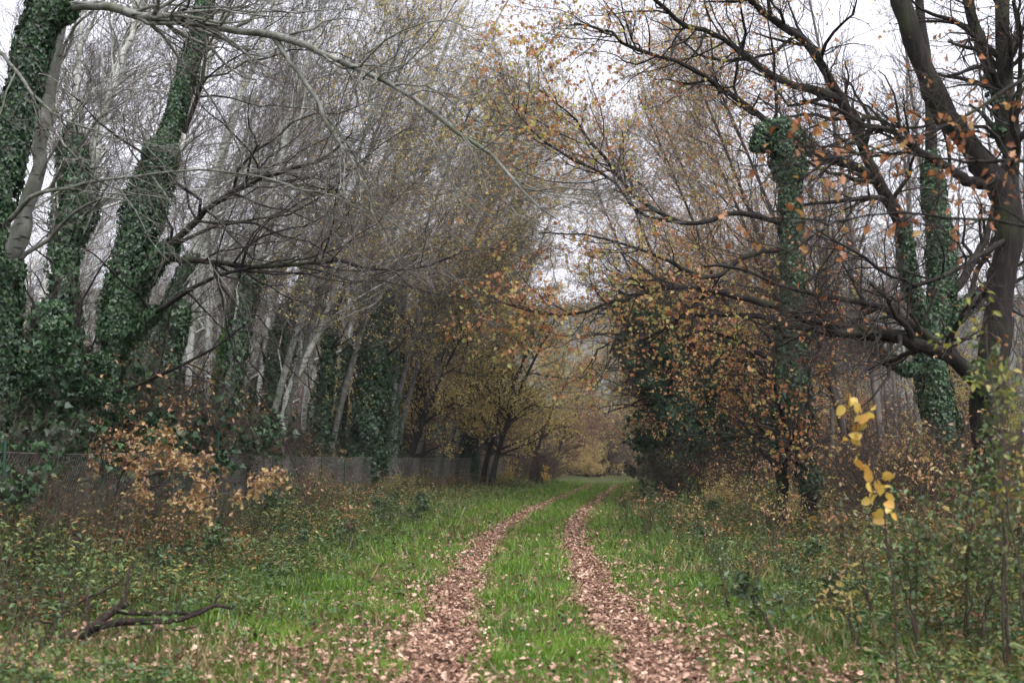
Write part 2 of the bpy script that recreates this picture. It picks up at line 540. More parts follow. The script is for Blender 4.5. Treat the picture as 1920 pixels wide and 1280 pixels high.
def grid(xs, ys, zf):
    X, Y = np.meshgrid(xs, ys)
    V = np.stack([X, Y, zf(X, Y)], axis=-1).reshape(-1, 3)
    idx = np.arange(V.shape[0]).reshape(len(ys), len(xs))
    q = np.stack([idx[:-1, :-1], idx[:-1, 1:], idx[1:, 1:], idx[1:, :-1]], axis=-1).reshape(-1, 4)
    return V, q


def spread_axis(lo, hi, step, far, nf=14):
    core = np.arange(lo, hi, step)
    return np.concatenate([lo - np.geomspace(step * 2, far, nf)[::-1], core, hi + np.geomspace(step, far, nf)])


g = mesh("ground", [grid(spread_axis(-14, 18, 0.12, 1500), spread_axis(0, 75, 0.25, 1500), lambda x, y: gz(x, y))], ground_mat(), None, True)
tag(g, None, None, kind='structure')


def soil_track(u0):
    ys = np.arange(2, 70, 0.25)
    us = np.linspace(-0.3, 0.3, 7)
    Y, U = np.meshgrid(ys, us, indexing='ij')
    W = 1 + 0.35 * sn(Y, Y * 0.3, 0.9, u0)
    X = cx(Y) + u0 + U * W
    V = np.stack([X, Y, gz(X, Y) + 0.006 - 0.02 * (np.abs(U) / 0.3) ** 4], axis=-1).reshape(-1, 3)
    idx = np.arange(V.shape[0]).reshape(len(ys), len(us))
    return V, np.stack([idx[:-1, :-1], idx[:-1, 1:], idx[1:, 1:], idx[1:, :-1]], axis=-1).reshape(-1, 4)


tm = bark_mat("trodden_soil", [(58, 40, 32), (92, 66, 54), (120, 88, 72)], 14, 14, bump=0.6)
for u0 in (-0.8, 0.8):
    tag(mesh("path", [soil_track(u0)], tm, None, True), None, None, kind='structure')

hm = bark_mat("wooded_hill", [(46, 54, 44), (66, 70, 56), (86, 80, 66)], 0.02, 0.02, bump=0)


def hillz(x, y):
    k = np.clip((y - 560) / 330, 0, 1)
    return (k * k * (3 - 2 * k)) * (128 + 14 * sn(x, y, 140) + 6 * sn(x, y, 37, 2)) + 1.5 * sn(x, y, 9, 3) * k - 1.0


hl = mesh("hill", [grid(np.linspace(-900, 900, 160), np.linspace(560, 1100, 60), hillz)], hm, None, True)
tag(hl, None, None, kind='structure')


# ------------------------------------------------------------------ stuff on the ground
def scatter(n, y0, y1, side=0.56, gam=1.0):
    u = rng.uniform(size=n)
    Y = y0 * (y1 / y0) ** u
    X = rng.uniform(-1, 1, n) * (side * Y + 1.0)
    return X, Y


def at_ground(X, Y, h=0.0):
    return np.stack([X, Y, gz(X, Y) + h], axis=1)


def track_mask(X, Y):
    """1 inside the two leaf-covered ruts"""
    u = X - cx(Y)
    w = 0.22 + 0.07 * sn(X, Y, 0.6, 1) + 0.10 * sn(X, Y, 0.16, 2)
    w = w * np.clip(1.25 - Y / 90, 0.5, 1.2)
    sp = np.where(u < 0, 0.82, 0.80)
    return np.abs(np.abs(u) - sp) < w, u


def grass():
    X, Y = scatter(620000, 4.5, 75, 0.5)
    tm_, u = track_mask(X, Y)
    au = np.abs(u)
    p = np.where(au < 2.2, 1.0, np.clip(1.25 - (au - 2.2) / 4.0, 0.35, 1))
    p = p * np.clip(0.75 + 0.5 * sn(X, Y, 1.1, 5) + 0.3 * sn(X, Y, 0.35, 6), 0.1, 1)
    p = np.where(tm_, 0.03, p)
    p = np.where(((X + 3.1) / 1.4) ** 2 + ((Y - 9.0) / 1.3) ** 2 < 1, p * 0.4, p)
    k = rng.uniform(size=len(X)) < p
    X, Y, u = X[k], Y[k], u[k]
    n = len(X)
    al = norm(np.stack([rng.normal(size=n) * 0.42, rng.normal(size=n) * 0.42, np.ones(n)], axis=1))
    s = (Y / 9) ** 0.45
    h = 0.072 * rng.uniform(0.5, 1.5, n) * np.where(np.abs(u) > 2.0, 1.35, 1.0) * (1 + 0.3 * sn(X, Y, 0.5, 7)) * s
    fc = norm(rvec(n) + np.array([0, -0.4, 0]))
    inner = (np.abs(u + 0.3) + 0.35 * sn(X, Y, 0.7, 12) + 0.3 * rng.normal(size=n)) < 2.1
    pp = at_ground(X, Y, -0.01)
    return [leaves(pp[m_], al[m_], fc[m_], h[m_], 'blade') for m_ in (inner, ~inner)]


def blade_fix(): 
    V, Fc = LEAF['blade']
    V = V.copy(); V[:, 0] *= 1.3
    LEAF['blade'] = (V, Fc)


blade_fix()
def straw():
    X, Y = scatter(150000, 4.5, 75, 0.5)
    tm_, u = track_mask(X, Y)
    p = np.clip((np.abs(u) - 1.1) / 2.0, 0.12, 1) * np.clip(0.3 + 1.0 * sn(X, Y, 0.9, 11), 0.03, 1)
    k = (rng.uniform(size=len(X)) < p) & ~tm_
    X, Y = X[k], Y[k]; n = len(X)
    al = norm(np.stack([rng.normal(size=n) * 0.9, rng.normal(size=n) * 0.9, np.ones(n)], axis=1))
    return leaves(at_ground(X, Y, -0.01), al, norm(rvec(n) + np.array([0, -0.4, 0])), 0.17 * rng.uniform(0.4, 1.4, n) * (Y / 9) ** 0.4, 'blade')


tag(mesh("dead_grass", [straw()], M['straw']), "dull withered grass mixed through the verges", "grass", kind='stuff')
g_in, g_out = grass()
tag(mesh("verge_grass", [g_out], M['grass']), "duller longer grass of the verges on both sides of the track", "grass", kind='stuff')
tag(mesh("grass", [g_in], M['grass_fresh']), "green grass growing between and beside the leaf covered wheel tracks", "grass", kind='stuff')


def litter():
    out = []
    # ruts: densely covered
    Y = 4.2 * (72 / 4.2) ** rng.uniform(size=150000)
    n = len(Y)
    side = rng.choice([-1, 1], n)
    w = (0.23 + 0.08 * sn(Y * 1.0, Y * 0.4, 0.9, 3)) * np.clip(1.2 - Y / 110, 0.5, 1.2)
    X = cx(Y) + side * 0.81 + np.clip(rng.normal(size=n) * 0.75, -2.6, 2.6) * w * 0.8
    al = norm(rvec(n) * np.array([1, 1, 0.35])); fc = norm(rvec(n) * 0.55 + np.array([0, 0, 1.0]))
    s = 0.034 * rng.uniform(0.5, 1.6, n) * (Y / 9) ** 0.35
    out.append(leaves(at_ground(X, Y, 0.0) + np.array([0, 0, 1]) * rng.uniform(0.003, 0.035, n)[:, None], al, fc, s, 'oak'))
    # sprinkled over everything else
    X, Y = scatter(110000, 4.5, 60, 0.52)
    tm_, u = track_mask(X, Y)
    au = np.abs(u)
    p = np.clip(0.16 + 0.45 * np.exp(-((au - 1.2) / 0.6) ** 2) + 0.5 * np.clip(sn(X, Y, 1.0, 8), 0, 1) + 0.7 * np.clip((12 - Y) / 5, 0, 1), 0, 1)
    p = np.where(au < 0.5, 0.22 + 0.3 * np.clip((10 - Y) / 3, 0, 1), p)
    p = np.where((au > 5) , np.maximum(p, 0.6), p)
    k = rng.uniform(size=len(X)) < p
    X, Y, au = X[k], Y[k], au[k]; n = len(X)
    al = norm(rvec(n) * np.array([1, 1, 0.5])); fc = norm(rvec(n) * 0.7 + np.array([0, 0, 1.0]))
    s = 0.05 * rng.uniform(0.5, 1.4, n) * (Y / 9) ** 0.3
    out.append(leaves(at_ground(X, Y, 0.0) + np.array([0, 0, 1]) * rng.uniform(0.01, 0.07, n)[:, None], al, fc, s, 'oak'))
    return out


tag(mesh("fallen_leaves", litter(), M['litter']), "pinkish brown fallen leaves filling the two wheel tracks and dotting the grass", "leaves", kind='stuff')


def weeds(n, y0, y1, pf, hf, nl, size, kind, seedk, spreadk=1.0, stem=True, xf=None):
    X, Y = scatter(n, y0, y1, 0.56)
    u = X - cx(Y)
    clear = ((X + 3.1) / 1.6) ** 2 + ((Y - 9.1) / 1.6) ** 2 < 1
    k = rng.uniform(size=n) < pf(X, Y, u) * np.where(clear, 0.12, 1)
    X, Y, u = X[k], Y[k], u[k]; n = len(X)
    h = hf(X, Y, u) * rng.uniform(0.5, 1.35, n)
    h = np.where((np.abs(X / Y - 0.25) < 0.055) & (Y > 12) & (Y < 24), h * 0.45, h)
    base = at_ground(X, Y, -0.01)
    ld = np.stack([rng.normal(size=n) * 0.3, rng.normal(size=n) * 0.3, np.ones(n)], axis=1)
    top = base + ld * h[:, None]
    ss = (Y / 9) ** 0.4
    par = np.repeat(np.arange(n), nl)
    t = rng.uniform(0.15, 1.0, len(par))[:, None]
    az = rng.uniform(0, 2 * np.pi, len(par))
    outd = np.stack([np.cos(az), np.sin(az), rng.uniform(-0.5, 0.7, len(par))], axis=1)
    pos = base[par] * (1 - t) + top[par] * t + outd * (0.02 + 0.10 * spreadk * rng.uniform(size=(len(par), 1))) * np.minimum(1, h[par, None] * 3)
    fc = norm(rvec(len(par)) * 0.5 + np.array([0, 0, 1.0]))
    s = size * rng.uniform(0.55, 1.35, len(par)) * ss[par]
    ch = [leaves(pos, outd, fc, s, kind)]
    if stem:
        Pt = np.stack([base, (base + top) / 2 + rng.normal(size=(n, 3)) * 0.02, top], axis=1)
        R = np.stack([0.004 * ss, 0.003 * ss, 0.0015 * ss], axis=1)
        ch.append(tubes(Pt, R, 3))
    return ch


def side_p(a, b, hi, both=True):
    return lambda X, Y, u: np.clip((np.abs(u) - a) / b, 0, 1) * hi * np.clip(0.6 + 0.7 * sn(X, Y, 1.3, 3), 0.1, 1)


low = weeds(26000, 4.5, 70, lambda X, Y, u: np.clip((np.abs(u) - 1.2) / 2.2, 0.05, 1) * np.clip(0.35 + 1.0 * sn(X, Y, 0.8, 3), 0.06, 1),
            lambda X, Y, u: 0.09 + 0.05 * np.clip(np.abs(u) - 1.5, 0, 3), 9, 0.042, 'round', 1)
tag(mesh("low_weeds", low, M['weedgrey']), "low grey green ground ivy and dead nettle leaves along the verges", "ground cover", kind='stuff')
mid = weeds(36000, 5.0, 75, side_p(1.9, 2.2, 0.9), lambda X, Y, u: np.clip((0.14 + 0.10 * (np.abs(u) - 2)) * (1 + 0.8 * sn(X, Y, 1.6, 9)), 0.1, 0.75), 13, 0.05, 'oval', 2)
tag(mesh("tall_weeds", mid, M['weed']), "knee high green nettles and weeds beyond the grass verges", "ground cover", kind='stuff')
br = weeds(26000, 6.0, 80, lambda X, Y, u: np.clip((u - 2.6) / 2.0, 0, 1) * 0.9 + np.clip((-u - 3.0) / 2.0, 0, 1) * 0.75,
           lambda X, Y, u: np.clip((0.2 + 0.15 * (np.abs(u) - 3)) * (1 + 0.6 * sn(X, Y, 2.1, 4)), 0.12, 1.3), 16, 0.05, 'oval', 3, 1.6)
tag(mesh("brambles", br, M['bramble']), "olive and rusty bramble leaves tangled along the wood edge", "brambles", kind='stuff')


def dry_stems():
    X, Y = scatter(17000, 6.0, 80, 0.6)
    u = X - cx(Y)
    k = rng.uniform(size=len(X)) < np.clip((u - 2.8) / 2.5, 0, 1) * 0.9 + np.clip((-u - 2.8) / 2.5, 0, 1) * 0.8
    X, Y = X[k], Y[k]; n = len(X)
    au = np.abs(X - cx(Y))
    h = np.clip(0.35 + 0.16 * (au - 3), 0.3, 1.7) * rng.uniform(0.5, 1.5, n)
    h = np.where((np.abs(X / Y - 0.25) < 0.055) & (Y > 12) & (Y < 24), h * 0.5, h)
    K = 5
    cur = norm(np.stack([rng.normal(size=n) * 0.35, rng.normal(size=n) * 0.35, np.ones(n)], axis=1))
    out = np.empty((n, K, 3)); out[:, 0] = at_ground(X, Y, -0.02)
    for q in range(1, K):
        out[:, q] = out[:, q - 1] + cur * (h / (K - 1))[:, None]
        cur = norm(cur + rng.normal(size=(n, 3)) * 0.2)
    R = (0.0045 * (Y / 9) ** 0.4)[:, None] * np.linspace(1, 0.4, K)[None]
    c, cr = spawn(out, R, n * 3, 0.2, 1, 0.4, (25, 65), 4, (0, 0, 0.05), rmin=0.002)
    cr = cr * 1.3
    return [tubes(out, R, 3), tubes(c, cr, 3)]


tag(mesh("dry_stems", dry_stems(), M['dry']), "dry brown stems and twiggy regrowth standing in the undergrowth", "undergrowth", kind='stuff')

# ------------------------------------------------------------------ fence
FX = lambda y: np.interp(y, [5, 12, 21, 31, 42, 55, 64], [-5.9, -6.0, -5.75, -6.0, -5.1, -2.7, -0.5])


def build_fence():
    root = thing("wire_fence", (float(FX(21)), 21, 0), "grey chain link fence on thin green posts running along the left wood", "fence")
    off = np.array([float(FX(21)), 21, 0])
    ys = np.arange(5, 64.01, 0.05)
    xs = FX(ys)
    s = np.concatenate([[0], np.cumsum(np.hypot(np.diff(xs), np.diff(ys)))])
    tot = s[-1]
    H = 1.52
    fx = lambda q: np.interp(q, s, xs); fy = lambda q: np.interp(q, s, ys)
    st = 0.085
    a = np.arange(-H, tot, st)
    n = len(a)
    rows = []
    K = 5
    for sgn in (0, 1):
        t = np.linspace(0, 1, K)[None]
        q = a[:, None] + t * H * 0.9
        z = (t if sgn == 0 else 1 - t) * H + 0 * q
        q = np.clip(q, 0, tot)
        X, Y = fx(q), fy(q)
        sag = 0.03 * np.sin(q * 2.1) * np.sin(z * 2)
        rows.append(np.stack([X + sag, Y, 0.07 + z + 0.012 * np.sin(q * 1.1)], axis=-1))
    Pt = np.concatenate(rows)
    R = np.full(Pt.shape[:2], 1.0) * (0.0018 * np.clip(Pt[:, 0, 1] / 20, 0.5, 1.7))[:, None]
    hz = []
    for z in (0.05, 0.75, H):
        q = np.linspace(0, tot, 160)
        X, Y = fx(q), fy(q)
        hz.append(np.stack([X, Y, 0.07 + z + 0.012 * np.sin(q * 1.1)], axis=-1))
    hz = np.stack(hz)
    mesh("wire_mesh", [tubes(Pt, R, 3), tubes(hz, np.full(hz.shape[:2], 0.004), 4)], M['wire'], root, False, off)
    for q in np.arange(2.4, tot, 3.0):
        X, Y = float(fx(q)), float(fy(q))
        h = 1.95 if abs(Y - 21) < 1.6 else 1.6
        lx = random.uniform(-.03, .03)
        pp = np.array([[X, Y, -0.1], [X + lx * .5, Y, h * .5], [X + lx, Y, h]])
        z0 = float(gz(X, Y))
        mesh("post", [tubes(pp[None] + np.array([0, 0, z0]), np.array([[0.019, 0.019, 0.019]]), 8)], M['post'], root, True, off)
    return root


build_fence()

# ------------------------------------------------------------------ big trees on the right
OL = [(70, 1.5, (30, 65), 7, 5, (-0.05, -0.02, 0.04)), (420, 0.85, (25, 60), 6, 4, (-0.03, 0, 0.03)), (1700, 0.42, (25, 60), 4, 3, (0, 0, 0.02))]

# twin-stemmed ivy tree beside the track
tw = limb([(1512, 1003, 23), (1518, 900, 23), (1500, 760, 23), (1490, 620, 23), (1485, 450, 23), (1478, 320, 23), (1462, 225, 23)], 0.17, 0.13, 26)
tw2 = limb([(1468, 1000, 23.2), (1466, 900, 23.2), (1464, 780, 23.1), (1470, 640, 23.05), (1482, 520, 23)], 0.13, 0.10, 22)
lb1 = limb([(1470, 575, 23), (1400, 562, 22.7), (1350, 548, 22.3), (1290, 540, 22), (1228, 544, 21.6), (1154, 564, 21.2), (1090, 586, 21), (1026, 588, 20.8), (942, 568, 20.5)], 0.075, 0.012, 26)
lb2 = limb([(1480, 470, 23), (1400, 480, 22.5), (1340, 520, 22.2), (1280, 504, 22), (1245, 484, 21.7), (1177, 460, 21.3), (1100, 440, 21), (1010, 437, 20.6)], 0.065, 0.012, 24)
lb3 = limb([(1475, 600, 23.1), (1380, 590, 24), (1280, 597, 24.5), (1211, 635, 25), (1161, 638, 25.3), (1127, 652, 25.6), (1093, 699, 26)], 0.06, 0.012, 22)
lb4 = limb([(1475, 420, 23), (1380, 400, 22.4), (1290, 420, 22), (1194, 370, 21.5), (1160, 329, 21.3), (1110, 269, 21), (1070, 215, 20.8), (1010, 168, 20.5)], 0.06, 0.012, 24)
lb5 = limb([(1290, 420, 22), (1200, 400, 21.2), (1144, 336, 20.8), (1043, 282, 20.2), (993, 242, 20), (959, 195, 19.8)], 0.04, 0.01, 20)


lb6 = limb([(1420, 285, 22.8), (1428, 252, 22.9), (1462, 236, 23), (1500, 258, 23.1), (1516, 290, 23.2)], 0.03, 0.03, 14)


def dens_mid(p):
    return np.clip(0.75 + 0.8 * sn(p[:, 0] * 1.0, p[:, 2] * 1.0, 0.8, 3), 0.05, 1)


hero("ivy_clad_tree", "broken topped twin stemmed ivy wrapped tree right of the track, orange leaved boughs reaching left", "tree",
     tw, [tw2, lb1, lb2, lb3, lb4, lb5, lb6], M['oak'], M['oak_twig'],
     [(120, 2.0, (30, 70), 8, 5, (-0.07, -0.03, 0.04)), (900, 1.0, (25, 60), 6, 4, (-0.04, 0, 0.02)), (5200, 0.45, (25, 60), 4, 3)],
     leaf=[(6500, 0.085, 'maple', 'mixed', dens_mid)],
     ivy=[(0, 17000, 0.2, 0.062, 0.12, 1.0), (0, 7000, 0.42, 0.062, 0.8, 1.0), (1, 5500, 0.13, 0.06, 0.33, 1.0), (7, 5200, 0.34, 0.062, 0.0, 1.0)])

# second right tree: ivy-covered upright with a left fork whose limbs sweep up and left
hs_ = limb([(1790, 965, 27), (1775, 850, 27), (1752, 732, 27), (1745, 650, 27), (1760, 590, 27), (1765, 500, 27), (1760, 420, 27), (1748, 320, 27), (1744, 200, 27), (1728, 40, 27), (1715, -80, 27)], 0.26, 0.09, 30)
h1 = limb([(1752, 620, 27), (1715, 560, 26.7), (1698, 480, 26.4), (1692, 420, 26.2), (1643, 336, 25.8), (1612, 260, 25.5), (1590, 212, 25.2), (1565, 168, 25), (1532, 107, 24.6), (1495, 67, 24.2), (1441, 30, 23.8), (1404, 0, 23.5), (1330, -60, 23)], 0.17, 0.06, 30)
h2 = limb([(1578, 190, 25.1), (1540, 172, 24.8), (1481, 158, 24.4), (1431, 131, 24), (1381, 91, 23.5), (1330, 60, 23), (1280, 47, 22.6), (1228, 0, 22), (1180, -50, 21.6)], 0.10, 0.03, 24)
h3 = limb([(1643, 336, 25.8), (1599, 309, 25.5), (1549, 292, 25.2), (1480, 262, 24.6), (1414, 208, 24), (1347, 161, 23.4), (1280, 120, 22.8), (1177, 87, 22.2), (1144, 60, 22), (1077, 44, 21.5)], 0.10, 0.02, 26)
h4 = limb([(1777, 605, 27), (1817, 568, 27.2), (1858, 535, 27.4)], 0.17, 0.14, 10)
h5 = limb([(1768, 560, 27), (1800, 530, 27.3), (1830, 480, 27.6), (1851, 440, 28), (1875, 330, 28.4)], 0.12, 0.07, 14)
h6 = limb([(1745, 690, 27), (1700, 690, 26.7), (1660, 665, 26.5), (1610, 635, 26.3), (1560, 600, 26), (1530, 540, 25.8)], 0.12, 0.05, 18)
t_h = hero("ivy_clad_tree", "tall ivy clad tree with a torn side limb between the oak and the twin stems", "tree",
     hs_, [h1, h2, h3, h4, h5, h6], M['oak'], M['oak_twig'],
     [(110, 2.3, (30, 70), 8, 5, (-0.06, -0.03, 0.03)), (900, 1.1, (25, 60), 6, 4, (-0.03, 0, 0.02)), (5200, 0.5, (25, 60), 4, 3)],
     leaf=[(4200, 0.08, 'maple', 'mixed', lambda p: np.clip((9.5 - p[:, 0]) / 6, 0.08, 1))],
     ivy=[(0, 24000, 0.32, 0.065, 0.04, 0.74), (1, 2200, 0.1, 0.08, 0.0, 0.25), (4, 1300, 0.1, 0.08, 0.0, 0.7), (6, 1500, 0.12, 0.08, 0.0, 0.55)])
# torn end of the side limb
tp_, tr_ = h4
d_ = norm(tp_[-1] - tp_[-2])
tn = np.stack([tp_[-1] - d_ * 0.25 + np.array([0, -0.10, 0.02]), tp_[-1] + np.array([0.02, -0.1, 0.02]), tp_[-1] + d_ * 0.22 + np.array([0, -0.06, 0.06])])
mesh("torn_wood", [tubes(tn[None], np.array([[0.03, 0.07, 0.008]]), 6, 0.2)], M['wood'], root_branches[t_h.name][4], True, np.array(t_h.location))

# dark oak at the right edge
og = limb([(1862, 985, 19), (1852, 860, 19), (1850, 760, 19), (1862, 660, 19), (1876, 560, 19), (1888, 470, 19), (1892, 400, 19), (1872, 350, 19), (1835, 300, 19), (1795, 245, 19), (1758, 190, 19), (1728, 110, 19), (1695, 20, 19), (1665, -80, 19)], 0.27, 0.15, 34)
o1 = limb([(1890, 420, 19), (1893, 340, 19.1), (1897, 240, 19.2), (1882, 120, 19.3), (1878, 0, 19.4), (1880, -120, 19.5)], 0.16, 0.10, 20)
o2 = limb([(1890, 260, 19.2), (1862, 150, 19.4), (1830, 60, 19.6), (1805, -40, 19.8)], 0.12, 0.09, 14)
o3 = limb([(1850, 345, 19), (1811, 339, 18.9), (1775, 312, 18.8), (1723, 285, 18.7), (1676, 249, 18.6), (1620, 235, 18.4), (1560, 200, 18.2), (1500, 190, 18)], 0.10, 0.02, 22)
o4 = limb([(1862, 790, 19), (1834, 720, 18.7), (1784, 668, 18.5), (1717, 647, 18.3), (1683, 630, 18.1), (1633, 620, 18), (1582, 625, 17.9), (1539, 608, 17.8), (1490, 590, 17.7)], 0.14, 0.05, 24)
o5 = limb([(1800, 680, 18.6), (1780, 656, 18.6), (1744, 636, 18.7), (1710, 610, 18.8), (1676, 590, 18.9), (1643, 574, 19), (1589, 564, 19.1), (1532, 554, 19.2), (1450, 530, 19.3), (1380, 500, 19.4), (1320, 500, 19.5)], 0.085, 0.02, 26)
o6 = limb([(1895, 440, 19), (1850, 470, 18.6), (1800, 500, 18.3), (1740, 530, 18), (1680, 520, 17.8), (1600, 470, 17.6), (1530, 430, 17.4)], 0.05, 0.015, 20)
hero("oak_tree", "dark furrowed oak forking high at the right edge, its long low limb reaching left", "tree",
     og, [o1, o2, o3, o4, o5, o6], M['oak'], M['oak_twig'],
     [(100, 1.9, (30, 75), 8, 5, (-0.06, -0.03, 0.0)), (800, 0.95, (25, 65), 6, 4, (-0.03, 0, 0.0)), (4200, 0.42, (25, 60), 4, 3)],
     leaf=[(420, 0.09, 'oak', 'orange', None)],
     ivy=[(2, 250, 0.08, 0.08, 0.0, 0.4)])

# near oak just outside the right edge: its leafy spray crosses the view
no = (np.array([[5.1, 8.6, -0.1], [5.0, 8.55, 1.5], [5.15, 8.6, 3.2], [5.0, 8.6, 5.5], [5.2, 8.7, 8.0]]), )
no_p = resample(no[0], 16, 0.01); no_r = np.linspace(0.16, 0.05, 16)
n1_ = limb([(2250, 260, 8.6), (2050, 150, 8.4), (1930, 145, 8.2), (1850, 195, 8), (1780, 235, 7.9), (1700, 262, 7.8), (1620, 285, 7.7), (1540, 300, 7.6), (1450, 310, 7.5)], 0.02, 0.004, 24, 0.006)
n2_ = limb([(2250, 400, 8.6), (2050, 330, 8.3), (1930, 300, 8.1), (1860, 305, 8), (1780, 300, 7.9), (1690, 285, 7.8), (1600, 290, 7.9), (1520, 275, 7.9)], 0.02, 0.004, 24, 0.006)
n3_ = limb([(2230, 600, 8.6), (2050, 480, 8.2), (1900, 420, 8), (1790, 410, 7.8), (1680, 400, 7.7), (1560, 420, 7.6), (1480, 480, 7.5)], 0.018, 0.003, 24, 0.006)
hero("oak_tree", "nearest oak on the right, its spray of large rust orange leaves crossing the view", "tree",
     (no_p, no_r), [n1_, n2_, n3_], M['oak'], M['oak_twig'],
     [(60, 0.7, (25, 60), 6, 4, (0, 0, 0.02)), (260, 0.3, (25, 60), 5, 3)],
     leaf=[(280, 0.068, 'oak', 'orange', lambda p: np.clip(1.25 - np.abs(p[:, 2] - 3.72) * 1.0, 0.12, 1))])

# ------------------------------------------------------------------ big trees on the left
PL = [(60, 2.2, (20, 50), 8, 5, (0.10, -0.03, 0.06)), (420, 1.1, (25, 55), 6, 4, (0.05, 0, 0.03)), (1900, 0.5, (25, 60), 4, 3)]
a0 = limb([(-190, 1092, 14), (-140, 850, 14), (-90, 650, 14), (-40, 480, 14), (8, 320, 14), (50, 150, 14), (85, 0, 14), (110, -160, 14)], 0.16, 0.09, 24)
a1 = limb([(60, 60, 14), (105, 20, 13.9), (148, 10, 13.8), (215, 17, 13.7), (262, 32, 13.6), (336, 38, 13.4), (403, 54, 13.2), (504, 65, 12.9), (571, 84, 12.7), (640, 118, 12.5), (774, 181, 12.1), (841, 235, 11.9), (922, 289, 11.7), (976, 353, 11.5), (1043, 410, 11.3)], 0.075, 0.010, 36)
a2 = limb([(510, 66, 12.9), (548, 120, 12.8), (590, 180, 12.7), (625, 250, 12.6), (660, 300, 12.5), (700, 380, 12.3), (760, 440, 12.1)], 0.035, 0.006, 20)
a3 = limb([(-10, 90, 14), (20, 120, 13.5), (70, 185, 13), (130, 230, 12.6), (200, 250, 12.3)], 0.03, 0.006, 14)
a4 = limb([(10, 420, 14), (60, 370, 13.4), (140, 350, 13), (240, 330, 12.6), (360, 320, 12.2), (480, 330, 12), (600, 360, 11.8)], 0.03, 0.006, 20)
hero("ivy_clad_tree", "nearest left tree, dark ivy column with one long pale bough arching across the top", "tree",
     a0, [a1, a2, a3, a4], M['poplar_near'], M['poplar_twig'],
     [(80, 2.2, (20, 60), 9, 5, (0.10, -0.03, 0.0)), (420, 1.0, (25, 60), 6, 4, (0.05, 0, -0.02)), (1900, 0.42, (25, 60), 4, 3)],
     ivy=[(0, 24000, 0.23, 0.055, 0.3, 1.0), (1, 1800, 0.25, 0.055, 0.0, 0.13)])

b0 = limb([(-50, 1075, 15), (-15, 800, 15), (5, 640, 15), (13, 530, 15), (34, 450, 15), (55, 380, 15), (72, 310, 15), (82, 230, 15), (92, 170, 15), (110, 60, 15), (130, -80, 15)], 0.13, 0.08, 26)
hero("poplar_tree", "smooth grey poplar trunk with bare lower bark at the left edge", "tree", b0, [], M['poplar_near'], M['poplar_twig'],
     [(14, 2.2, (20, 50), 8, 5, (0.12, -0.03, 0.08)), (90, 1.0, (25, 55), 6, 4), (420, 0.45, (25, 60), 4, 3)], ivy=[(0, 9000, 0.24, 0.055, 0.0, 0.36)])

c0 = limb([(150, 1020, 21), (165, 900, 21), (195, 760, 21), (225, 620, 21), (248, 480, 21), (285, 340, 21), (325, 230, 21), (352, 130, 21), (385, 0, 21), (410, -120, 21)], 0.18, 0.09, 30)
c1 = limb([(235, 560, 21), (285, 500, 20.5), (340, 440, 20), (420, 370, 19.5), (500, 330, 19), (600, 300, 18.6), (660, 250, 18.2)], 0.09, 0.012, 24)
c2 = limb([(215, 650, 21), (270, 600, 20.5), (330, 560, 20), (400, 520, 19.6), (480, 500, 19.3), (560, 480, 19)], 0.07, 0.012, 22)
c3 = limb([(250, 480, 21), (310, 484, 20.4), (380, 490, 20), (480, 500, 19.5), (570, 494, 19), (640, 490, 18.7), (700, 504, 18.4), (800, 500, 18), (870, 470, 17.8)], 0.06, 0.012, 26)
c4 = limb([(345, 250, 21), (375, 170, 20.8), (395, 80, 20.6), (450, -40, 20.4)], 0.05, 0.015, 14)
c5 = limb([(200, 740, 21), (260, 720, 20.5), (330, 690, 20), (420, 640, 19.6), (470, 600, 19.3)], 0.05, 0.01, 16)
hero("ivy_clad_tree", "big leaning tree smothered in ivy behind the left fence, dark boughs spreading right", "tree",
     c0, [c1, c2, c3, c4, c5], M['oak'], M['oak_twig'],
     [(70, 3.4, (25, 75), 9, 5, (0.08, -0.03, 0.0)), (480, 1.3, (25, 60), 6, 4, (0.03, 0, 0.0)), (2300, 0.55, (25, 60), 4, 3)],
     ivy=[(0, 26000, 0.16, 0.06, 0.03, 0.95), (0, 24000, 0.5, 0.06, 0.3, 0.64), (1, 1600, 0.2, 0.085, 0.0, 0.3), (2, 1400, 0.2, 0.085, 0.0, 0.3)])


def poplar(label, pts, r, lv=None, ivy=None, group=None):
    pts = list(pts); (ax, ay, aY), (bx, by, _) = pts[-2], pts[-1]
    kk = max(0.0, (by + 260) / max(ay - by, 1))
    pts.append((bx + (bx - ax) * kk * 1.15, -260, aY))
    tp = limb(pts, r, r * 0.2, 30, 0.02)
    return hero("poplar_tree", label, "tree", tp, [], M['poplar'], M['poplar_twig'],
                lv or [(26, 4.2, (18, 45), 9, 5, (0.12, -0.02, 0.07)), (230, 1.9, (25, 55), 6, 4, (0.04, 0, 0.02)), (1400, 0.8, (25, 60), 4, 3)], ivy=ivy, sides=9)


poplar("pale poplar curving right just behind the ivy smothered leaning tree", [(60, 1000, 24), (90, 760, 24), (112, 560, 24), (145, 440, 24), (165, 400, 24), (188, 235, 24), (218, 150, 24), (248, 50, 24), (262, -60, 24)], 0.15, ivy=[(0, 2600, 0.2, 0.085, 0.05, 0.5)])
poplar("slim pale poplar showing between two dark ivy columns at far left", [(70, 990, 26), (95, 700, 26), (108, 480, 26), (118, 340, 26), (130, 250, 26), (150, 100, 26), (160, -60, 26)], 0.12, ivy=[(0, 2600, 0.25, 0.085, 0.1, 0.6)])
poplar("pale mottled poplar leaning right from behind the leaning ivy tree", [(230, 960, 29), (262, 730, 29), (300, 610, 29), (336, 530, 29), (372, 447, 29), (400, 330, 29), (440, 210, 29), (500, 60, 29), (540, -60, 29)], 0.16, ivy=[(0, 2600, 0.15, 0.085, 0.1, 0.42)])
